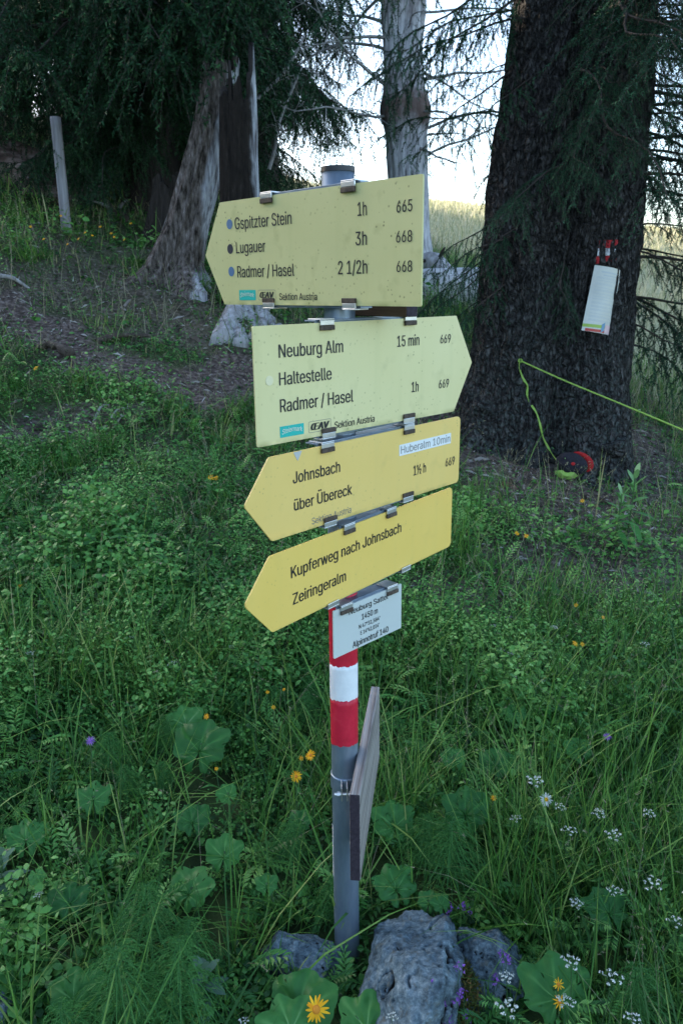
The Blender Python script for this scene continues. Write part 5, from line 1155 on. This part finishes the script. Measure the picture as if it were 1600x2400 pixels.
for k, (px, py, lab) in enumerate(U):
    ms, mf, lf = um[k % 3]; s = rng.uniform(.40, .58) if py < 1620 else (rng.uniform(.62, .86) if px > 1000 else .45); hgt = (.33, .29, .36)[k % 3] * s; g_ = ground_hit(px, py, hgt)
    o = empty('white_umbel', g_, rng.uniform(0, 6)); tag(o, lab, 'flower', 'white umbel flowers'); o.scale = (s, s, s); o.rotation_euler = (rng.uniform(-.12, .12), rng.uniform(-.12, .12), rng.uniform(0, 6))
    for nm, me in (('stem', ms), ('florets', mf), ('foliage', lf)): link(nm, me, o)

# purple flowers
def purple_mesh(r, n=14, R_=.010, h=.07):
    ms, mf = MB(), MB(); ms.add(*tube(flower_stem(h, r), .0008, 4), 0, .3)
    for k in range(n):
        d = nrm(r.normal(0, 1, 3)); c_ = np.array([0, 0, h]) + d * R_ * [1, 1, .9]; u = nrm(np.cross(d, r.normal(0, 1, 3))); v_ = np.cross(d, u); s = .0028
        mf.add([c_ - u * s, c_ + u * s, c_ + v_ * s * 1.6 + d * .004, c_ - v_ * s], [[0, 1, 2], [0, 3, 1]], 0, r.uniform())
    return ms.mesh('thyme_stem', M['stem']), mf.mesh('thyme_head', M['purple'])
pm = [purple_mesh(np.random.default_rng(s)) for s in (1, 2)]
Pp = [(990, 2260, 'purple thyme head on the boulder edge, upper left'), (1003, 2282, 'purple thyme head on the boulder edge, below another'), (1013, 2305, 'purple thyme head low on the boulder'), (1050, 2295, 'purple thyme head between boulder and smaller rock, left'), (1065, 2285, 'purple thyme head between boulder and smaller rock, right'), (1055, 2225, 'purple thyme head on the moss cushion'), (1075, 2335, 'purple thyme head under the moss cushion'), (1155, 2195, 'purple flower on top of the smaller rock, left'), (1163, 2205, 'purple flower on top of the smaller rock, right'), (1135, 2250, 'purple flower on the face of the smaller rock'), (1030, 2345, 'purple thyme head at the foot of the boulder'),
      (1030, 2085, 'violet flower spike above the boulder, left'), (1060, 2082, 'violet flower spike above the boulder, middle'), (1073, 2100, 'violet flower spike above the boulder, right'), (1022, 2105, 'violet flower spike touching the boulder top')]
for k, (px, py, lab) in enumerate(Pp):
    g_ = ground_hit(px, py, .12); d = ray(px, py); P_ = CAM + d * ((1.30 if k < 7 or k == 10 else 1.40 if k < 10 else 1.62) / d[1]); base = P_ - np.array([0, 0, .07]); base[2] = max(base[2], float(gz(base[0], base[1])))
    o = empty('purple_flower', base, rng.uniform(0, 6)); tag(o, lab, 'flower', 'purple flowers on and around the rocks')
    for nm, me in zip(('stem', 'flower_head'), pm[k % 2]): link(nm, me, o)
o = daisy(207, 1702, .2, .030, 'single purple flower in the left meadow', 395, M['purple'], M['purple'], None, 14, .6, 'purple_flower', .08)
o = daisy(1395, 1692, .2, .026, 'single purple flower in the right meadow', 396, M['purple'], M['purple'], None, 14, .6, 'purple_flower', .08)

# grey-green leafy shoot at the lower edge, nettle-like shoot by the spruce foot
def leafy_shoot(px, py, h, label, seed, mt, lw=.016, ll=.075, n=11, size=1.0):
    r = np.random.default_rng(seed); g_ = ground_hit(px, py, h * .8); o = empty('leafy_shoot', g_); tag(o, label, 'plant')
    MB().add(*tube(flower_stem(h, r), .003 * size, 6), 0, .6).build('stem', M['stem'], o, True)
    for k in range(n):
        t = k / (n - 1); z_ = h * (.35 + .65 * t); a_ = k * 2.4; l = ll * (1.1 - .55 * t); el = -.5 + 1.6 * t; q = np.linspace(0, 1, 7); x = l * q; z = l * (np.sin(el) * q - .35 * q ** 2 * (1 - t)); w_ = lw * np.sin(np.clip(q * .93 + .07, 0, 1) * pi) ** .8 * (1 - .3 * t)
        V = np.stack([np.stack([x * cos(el), -w_, z + .25 * w_], -1), np.stack([x * cos(el), 0 * q, z], -1), np.stack([x * cos(el), w_, z + .25 * w_], -1)], 1).reshape(-1, 3); i, j = np.meshgrid(np.arange(6) * 3, np.arange(2), indexing='ij'); a = (i + j).ravel()
        MB().add(rotz(V, a_) + [0, 0, z_], np.concatenate([np.stack([a, a + 3, a + 4], -1), np.stack([a, a + 4, a + 1], -1)]), 0, np.clip(.5 + .4 * t + r.uniform(-.1, .1), 0, 1)).build('leaf', mt, o, True)
M['grey_leaf'] = leaf_mat('grey_green_leaf', [(0, (.05, .12, .075)), (1, (.13, .22, .15))], .6, .2)
leafy_shoot(470, 2250, .14, 'upright grey green leafy shoot right of the big horsetails', 71, M['grey_leaf'])
leafy_shoot(5, 1990, .16, 'pale green leafy shoot cut by the left edge', 75, M['grey_leaf'])
leafy_shoot(1455, 1130, .42, 'dark green leafy shoot at the right foot of the twin spruce', 72, M['broad'], .020, .13, 17, 1.2)
leafy_shoot(1425, 1165, .34, 'lower dark green leafy shoot in front of the spruce foot', 73, M['broad'], .018, .11, 15, 1.2)

# ------------------------------------------------------------------ grass and ground cover (uncountable)
def view_points(n, y0, y1, pw, spread=.64, pad=.5, r=rng):
    u = r.uniform(0, 1, n); y = (y0 ** pw + u * (y1 ** pw - y0 ** pw)) ** (1 / pw)
    x = r.uniform(-1, 1, n) * (spread * y + pad); return x, y
def blades(x, y, h, wd, r, lean=(.1, .6), var=None, z0=-.01, curve=.5):
    n = len(x); z = gz(x, y) + z0; a = r.uniform(0, 2 * pi, n); ln = r.uniform(*lean, n); dx, dy = np.cos(a), np.sin(a); fa = a + pi / 2 + r.uniform(-.6, .6, n)
    sx, sy = np.cos(fa), np.sin(fa); Vs = []
    for t, wq in ((0, .7), (.4, 1.0), (.75, .62)):
        o_ = h * (ln * t + curve * ln * t * t) ; zz_ = z + h * t * (1 - .30 * ln * t)
        for sg in (-1, 1): Vs.append(np.stack([x + dx * o_ + sg * sx * wd * wq / 2, y + dy * o_ + sg * sy * wd * wq / 2, zz_], -1))
    o_ = h * (ln + curve * ln); Vs.append(np.stack([x + dx * o_, y + dy * o_, z + h * (1 - .34 * ln)], -1))
    V = np.stack(Vs, 1); b = np.arange(n)[:, None] * 7
    T = np.concatenate([b + np.array(q) for q in ([0, 1, 3], [0, 3, 2], [2, 3, 5], [2, 5, 4], [4, 5, 6])])
    va = r.uniform(0, 1, n) if var is None else var
    return V.reshape(-1, 3), T, np.repeat(va, 7)
rg_ = np.random.default_rng(77); CLEAR = 1.0
def keepmask(x, y):
    """no plants through the pole foot, the rocks, the trunk"""
    k = np.hypot(x - PX, y - PY) > .036
    for cx, cy, sx, sy in ((.175, 1.40, .11, .16), (.335, 1.49, .068, .08), (-.115, 1.53, .10, .075), (.255, 1.40, .05, .09)): k &= ((x - cx) / sx) ** 2 + ((y - cy) / sy) ** 2 > 1
    k &= (np.hypot(x - BT[0], y - BT[1]) > .55) & ~((x > 2.0 + rg_.uniform(0, 1, len(x))) & (y > 7.0 + 2.5 * rg_.uniform(0, 1, len(x))))
    k &= y > .95
    for cx, cy, rr in LEAFP: k &= np.hypot(x - cx, y - cy + .04) > rr * CLEAR
    return k
mb = MB()
for (n, y0, y1, pw, hm, wm) in [(47000, .9, 2.6, 1.6, .15, .0036), (68000, 2.3, 4.6, 1.5, .13, .0042), (72000, 4.2, 8.2, 1.2, .115, .0055), (52000, 7.5, 15, 1.0, .19, .010)]:
    x, y = view_points(n, y0, y1, pw, r=rg_); d = dirt(x, y); cl_ = fbm(x * 1.6, y * 1.6, 0, 51, 3); cl2 = fbm(x * 5, y * 5, 0, 57, 2)
    right = sstep(-.1, .5, x / y + .10)
    pr_ = np.clip(1 - d * 1.08, .015, 1) * np.clip(.5 + .55 * cl2 + .25 * right, .05, 1) * (.42 + .58 * right)
    k = (rg_.uniform(0, 1, n) < pr_) & keepmask(x, y); x, y, cl_, right = x[k], y[k], cl_[k], right[k]
    h = hm * np.clip(1 + .5 * cl_ + .25 * right, .35, 1.9) * rg_.gamma(5, .2, len(x)) * np.where(y > 1.0, 1, .6); h = np.minimum(h, .46)
    h *= np.where(np.hypot((x - .12) / .42, (y - 1.28) / .36) < 1, .45, 1) 
    mb.add(*[q if i != 2 else np.clip(q * .8 + .1 * np.repeat(cl_, 7), 0, .88) for i, q in enumerate(blades(x, y, h, wm * rg_.uniform(.6, 1.5, len(x)), rg_))][:2], 0, np.clip(np.repeat(rg_.uniform(0, .82, len(x)) + .12 * cl_ + .22 * sstep(3.5, 6, y), 7), 0, 1))
# larger arching blades near the camera
x, y = view_points(1500, .95, 3.0, 1.6, r=rg_); k = keepmask(x, y) & (np.hypot(x - .12, y - 1.25) > .30) & (rg_.uniform(0, 1, len(x)) < np.where(x > -.15, 1, .55)); x, y = x[k], y[k]
V, T, A_ = blades(x, y, rg_.uniform(.16, .36, len(x)), rg_.uniform(.004, .008, len(x)), rg_, (.25, 1.0), curve=.8); mb.add(V, T, 0, A_ * .8)
# tussocks of paler grass
x, y = view_points(420, 1.3, 9.5, 1.3, r=rg_); k = keepmask(x, y) & (dirt(x, y) < .5) & (np.hypot(x - .1, y - 1.25) > .45); x, y = x[k], y[k]
tone = rg_.uniform(.3, .88, len(x)); idx = np.repeat(np.arange(len(x)), 46); xx = x[idx] + rg_.normal(0, .035, len(idx)); yy = y[idx] + rg_.normal(0, .035, len(idx))
V, T, A_ = blades(xx, yy, np.repeat(rg_.uniform(.08, .22, len(x)), 46) * rg_.uniform(.5, 1.2, len(idx)), .0030 + .0007 * yy, rg_, (.2, 1.0), np.clip(tone[idx] + rg_.uniform(-.2, .12, len(idx)), 0, 1), curve=.8); mb.add(V, T, 0, A_)
tag(mb.build('grass', M['grass']), kind='stuff')

# dry stalks with seed heads
mb = MB()
for (n, y0, y1, hm) in [(1300, 1.1, 3.2, .30), (4200, 3.0, 7, .24), (5200, 6.5, 13, .32)]:
    x, y = view_points(n, y0, y1, 1.4, r=rg_); d = dirt(x, y); k = keepmask(x, y) & (rg_.uniform(0, 1, n) < np.where(y > 3.2, .8, .35 + .65 * sstep(-.2, .4, x / y)) * (1 - .5 * d)) & (np.hypot(x - .1, y - 1.2) > .45); x, y = x[k], y[k]
    h = hm * rg_.uniform(.5, 1.35, len(x)); st = rg_.bit_generator.state
    wdt = .0016 if y0 < 3 else (.0026 if y0 < 6 else .006)
    V, T, A_ = blades(x, y, h, np.full(len(x), wdt), rg_, (.1, .7)); mb.add(V, T, 0, A_)
    tips = V.reshape(-1, 7, 3)[:, 6]; pre = V.reshape(-1, 7, 3)[:, 4:6].mean(1); dr = nrm(tips - pre)
    for q in range(7):
        f_ = rg_.uniform(-.28, .05, len(x)); c_ = tips + dr * (h * f_)[:, None]; s_ = rg_.normal(0, 1, c_.shape); s_ = nrm(s_); l = .010 * (1 if y0 < 3 else 1.5)
        w_ = nrm(np.cross(s_, dr)) * .0013 * (1 if y0 < 3 else 2); V2 = np.stack([c_ - w_, c_ + w_, c_ + (s_ * .7 + dr * .6) * l], 1).reshape(-1, 3); mb.add(V2, np.arange(len(V2)).reshape(-1, 3), 0, np.repeat(rg_.uniform(.2, 1, len(x)), 3))
tag(mb.build('dry_grass', M['drygrass']), kind='stuff')

# small leaves: bilberry, clover, weeds
def leaflets(x, y, z, L_, W_, r, up=(.15, 1.1)):
    n = len(x); a = r.uniform(0, 2 * pi, n); el = r.uniform(-.5, .75, n); d = np.stack([np.cos(a) * np.cos(el), np.sin(a) * np.cos(el), np.sin(el)], -1)
    s = nrm(np.cross(d, r.normal(0, .35, (n, 3)) + [0, 0, 1.0])); nn = np.cross(s, d); P = np.stack([x, y, z], -1); L_ = L_[:, None]; W_ = W_[:, None]
    V = np.stack([P, P + d * L_ * .35 - s * W_ * .5 + nn * W_ * .12, P + d * L_ * .35 + s * W_ * .5 + nn * W_ * .12, P + d * L_ * .72 - s * W_ * .38 + nn * W_ * .05, P + d * L_ * .72 + s * W_ * .38 + nn * W_ * .05, P + d * L_ - nn * L_ * .08], 1)
    b = np.arange(n)[:, None] * 6; T = np.concatenate([b + np.array(q) for q in ([0, 2, 1], [1, 2, 4], [1, 4, 3], [3, 4, 5])])
    return V.reshape(-1, 3), T
mb = MB()
for (n, y0, y1, pw, L0, per) in [(14500, .95, 2.5, 1.7, .017, 6), (34000, 2.2, 4.6, 1.5, .020, 7), (22000, 4.2, 8.5, 1.2, .020, 5), (9000, 8, 15, 1.0, .04, 4)]:
    x, y = view_points(n, y0, y1, pw, r=rg_); d = dirt(x, y); cv = fbm(x * 2.6, y * 2.6, 0, 63, 3); left = 1 - sstep(-.12, .25, x / y + .05)
    k = keepmask(x, y) & (rg_.uniform(0, 1, n) < np.clip((1 - .95 * d) * (.44 + .85 * cv + .30 * left), 0, 1)); x, y, cv, left = x[k], y[k], cv[k], left[k]
    hh_ = (.04 + .15 * np.clip(cv + .35, 0, 1.2) + .06 * left) * rg_.uniform(.35, 1.25, len(x)) * (.42 + .58 * sstep(1.7, 2.7, y)) * np.where(np.hypot((x - .12) / .42, (y - 1.28) / .34) < 1, .4, 1); m_ = len(x); tone = np.repeat(np.clip(.50 + .34 * cv + rg_.uniform(-.28, .28, m_), 0, 1), per)
    xi, yi = np.repeat(x, per), np.repeat(y, per); zi = np.repeat(gz(x, y), per) + np.repeat(hh_, per) * np.tile(np.linspace(.25, 1.0, per), m_); sp = np.repeat(.004 + hh_ * .16, per)
    xi, yi = xi + rg_.normal(0, 1, len(xi)) * sp, yi + rg_.normal(0, 1, len(yi)) * sp; L_ = L0 * rg_.uniform(.6, 1.35, len(xi)) * np.repeat(np.clip(1.05 + .75 * fbm(x * 1.7 + 9, y * 1.7, 0, 131, 2) + rg_.normal(0, .15, m_), .5, 2.0), per)
    V, T = leaflets(xi, yi, zi, L_, L_ * rg_.uniform(.42, .75, len(xi)), rg_); mb.add(V, T, 0, np.repeat(np.clip(tone + rg_.uniform(-.15, .15, len(xi)), 0, 1), 6))
# low carpet that closes the gaps between stems
for (n, y0, y1, pw, L0) in [(60000, .95, 3.0, 1.6, .019), (60000, 2.8, 6.5, 1.4, .024), (30000, 6, 12, 1.0, .04)]:
    x, y = view_points(n, y0, y1, pw, r=rg_); d = dirt(x, y); k = keepmask(x, y) & (rg_.uniform(0, 1, n) < 1 - d * .93); x, y = x[k], y[k]; L_ = L0 * rg_.uniform(.5, 1.4, len(x))
    V, T = leaflets(x, y, gz(x, y) + rg_.uniform(.004, .05, len(x)), L_, L_ * rg_.uniform(.4, .9, len(x)), rg_); mb.add(V, T, 0, np.repeat(rg_.uniform(0, .7, len(x)), 6))
# lady's mantle sized leaves in the foreground
x, y = view_points(900, 1.0, 3.0, 1.6, r=rg_); k = keepmask(x, y) & (np.hypot(x - .15, y - 1.35) > .3); x, y = x[k], y[k]
for q in range(len(x)):
    V, T, va = big_leaf_arrays(rg_, rg_.uniform(.022, .05)) if q < 40 else (None, None, None)
    if V is None: break
    V = rotz(rotx(V, -rg_.uniform(0, .9)), rg_.uniform(0, 6)); mb.add(V + [x[q], y[q], float(gz(x[q], y[q])) + rg_.uniform(.05, .13)], T, 0, np.clip(va * .6 + rg_.uniform(0, .4), 0, 1))
# feathery pinnate leaves of meadow herbs
lv, lt = [], []
for q in range(7):
    b_ = .012 + .011 * q; wq = .020 * math.sin(pi * (q + 1.2) / 8.5)
    for sg in (-1, 1):
        n0 = len(lv); zq = .5 * b_ - 4.2 * b_ * b_; lv += [(b_, 0, zq), (b_ + .006, sg * wq * .6, zq + .002), (b_ + .014, sg * wq, zq - .002), (b_ + .012, sg * wq * .35, zq)]; lt += [(n0, n0 + 1, n0 + 2), (n0, n0 + 2, n0 + 3)]
lv, lt = np.array(lv), np.array(lt)
x, y = view_points(5200, 1.0, 5.5, 1.5, r=rg_); k = keepmask(x, y) & (rg_.uniform(0, 1, len(x)) < 1 - dirt(x, y)) & (fbm(x * 1.8, y * 1.8, 0, 91, 2) > -.25); x, y = x[k], y[k]; n = len(x); s = rg_.uniform(.6, 1.5, n); a = rg_.uniform(0, 2 * pi, n); el = rg_.uniform(-.1, .8, n); zz = gz(x, y) + rg_.uniform(.02, .13, n) * (.5 + .5 * sstep(1.6, 2.6, y))
P = lv[None] * s[:, None, None]; P = np.stack([P[..., 0] * np.cos(el)[:, None] - P[..., 2] * np.sin(el)[:, None], P[..., 1], P[..., 0] * np.sin(el)[:, None] + P[..., 2] * np.cos(el)[:, None]], -1)
P = np.stack([P[..., 0] * np.cos(a)[:, None] - P[..., 1] * np.sin(a)[:, None] + x[:, None], P[..., 0] * np.sin(a)[:, None] + P[..., 1] * np.cos(a)[:, None] + y[:, None], P[..., 2] + zz[:, None]], -1)
mb.add(P.reshape(-1, 3), (lt[None] + np.arange(n)[:, None, None] * len(lv)).reshape(-1, 3), 0, np.repeat(rg_.uniform(.2, 1, n), len(lv)))
tag(mb.build('ground_cover', M['cover']), kind='stuff')

# litter of twigs, chips and dead stems on the worn earth
mb = MB()
for (n, y0, y1, L0) in [(10000, 2.4, 5.2, .03), (22000, 4.2, 9.5, .036)]:
    x, y = view_points(n, y0, y1, 1.3, r=rg_); d = dirt(x, y); k = keepmask(x, y) & (rg_.uniform(0, 1, n) < .10 + d); x, y = x[k], y[k]; n = len(x)
    a = rg_.uniform(0, 2 * pi, n); L_ = L0 * rg_.gamma(1.6, .6, n); dx, dy = np.cos(a) * L_ / 2, np.sin(a) * L_ / 2; wd = L_ * rg_.uniform(.05, .22, n) + .0015
    z0_, z1_ = gz(x - dx, y - dy), gz(x + dx, y + dy); up = rg_.uniform(.004, .018, n); px_, py_ = -np.sin(a) * wd / 2, np.cos(a) * wd / 2
    V = np.stack([np.stack([x - dx + px_, y - dy + py_, z0_ + .002], -1), np.stack([x - dx - px_, y - dy - py_, z0_ + .002], -1), np.stack([x + dx * .9, y + dy * .9, z1_ + up], -1), np.stack([x, y, (z0_ + z1_) / 2 + wd * .6 + up], -1)], 1)
    b = np.arange(n)[:, None] * 4; T = np.concatenate([b + np.array(q) for q in ([0, 1, 3], [1, 2, 3], [2, 0, 3])]); mb.add(V.reshape(-1, 3), T, 0, np.repeat(rg_.uniform(0, 1, n) ** 1.7, 4))
tag(mb.build('forest_litter', M['litter']), kind='stuff')

# far meadow on the rise behind
x = rg_.uniform(-14, 40, 130000); y = 7 + 53 * rg_.uniform(0, 1, 130000) ** 1.7; k = (np.abs(x) < .62 * y + 3) & (y > np.where(x > 2.0, 7, 14)); x, y = x[k], y[k]
V, T, A_ = blades(x, y, .35 * rg_.uniform(.5, 1.5, len(x)), .012 * (y / 14) * rg_.uniform(.6, 1.4, len(x)), rg_, (.1, .6)); mb = MB(); mb.add(V, T, 0, A_); tag(mb.build('meadow_grass', M['meadow']), kind='stuff')
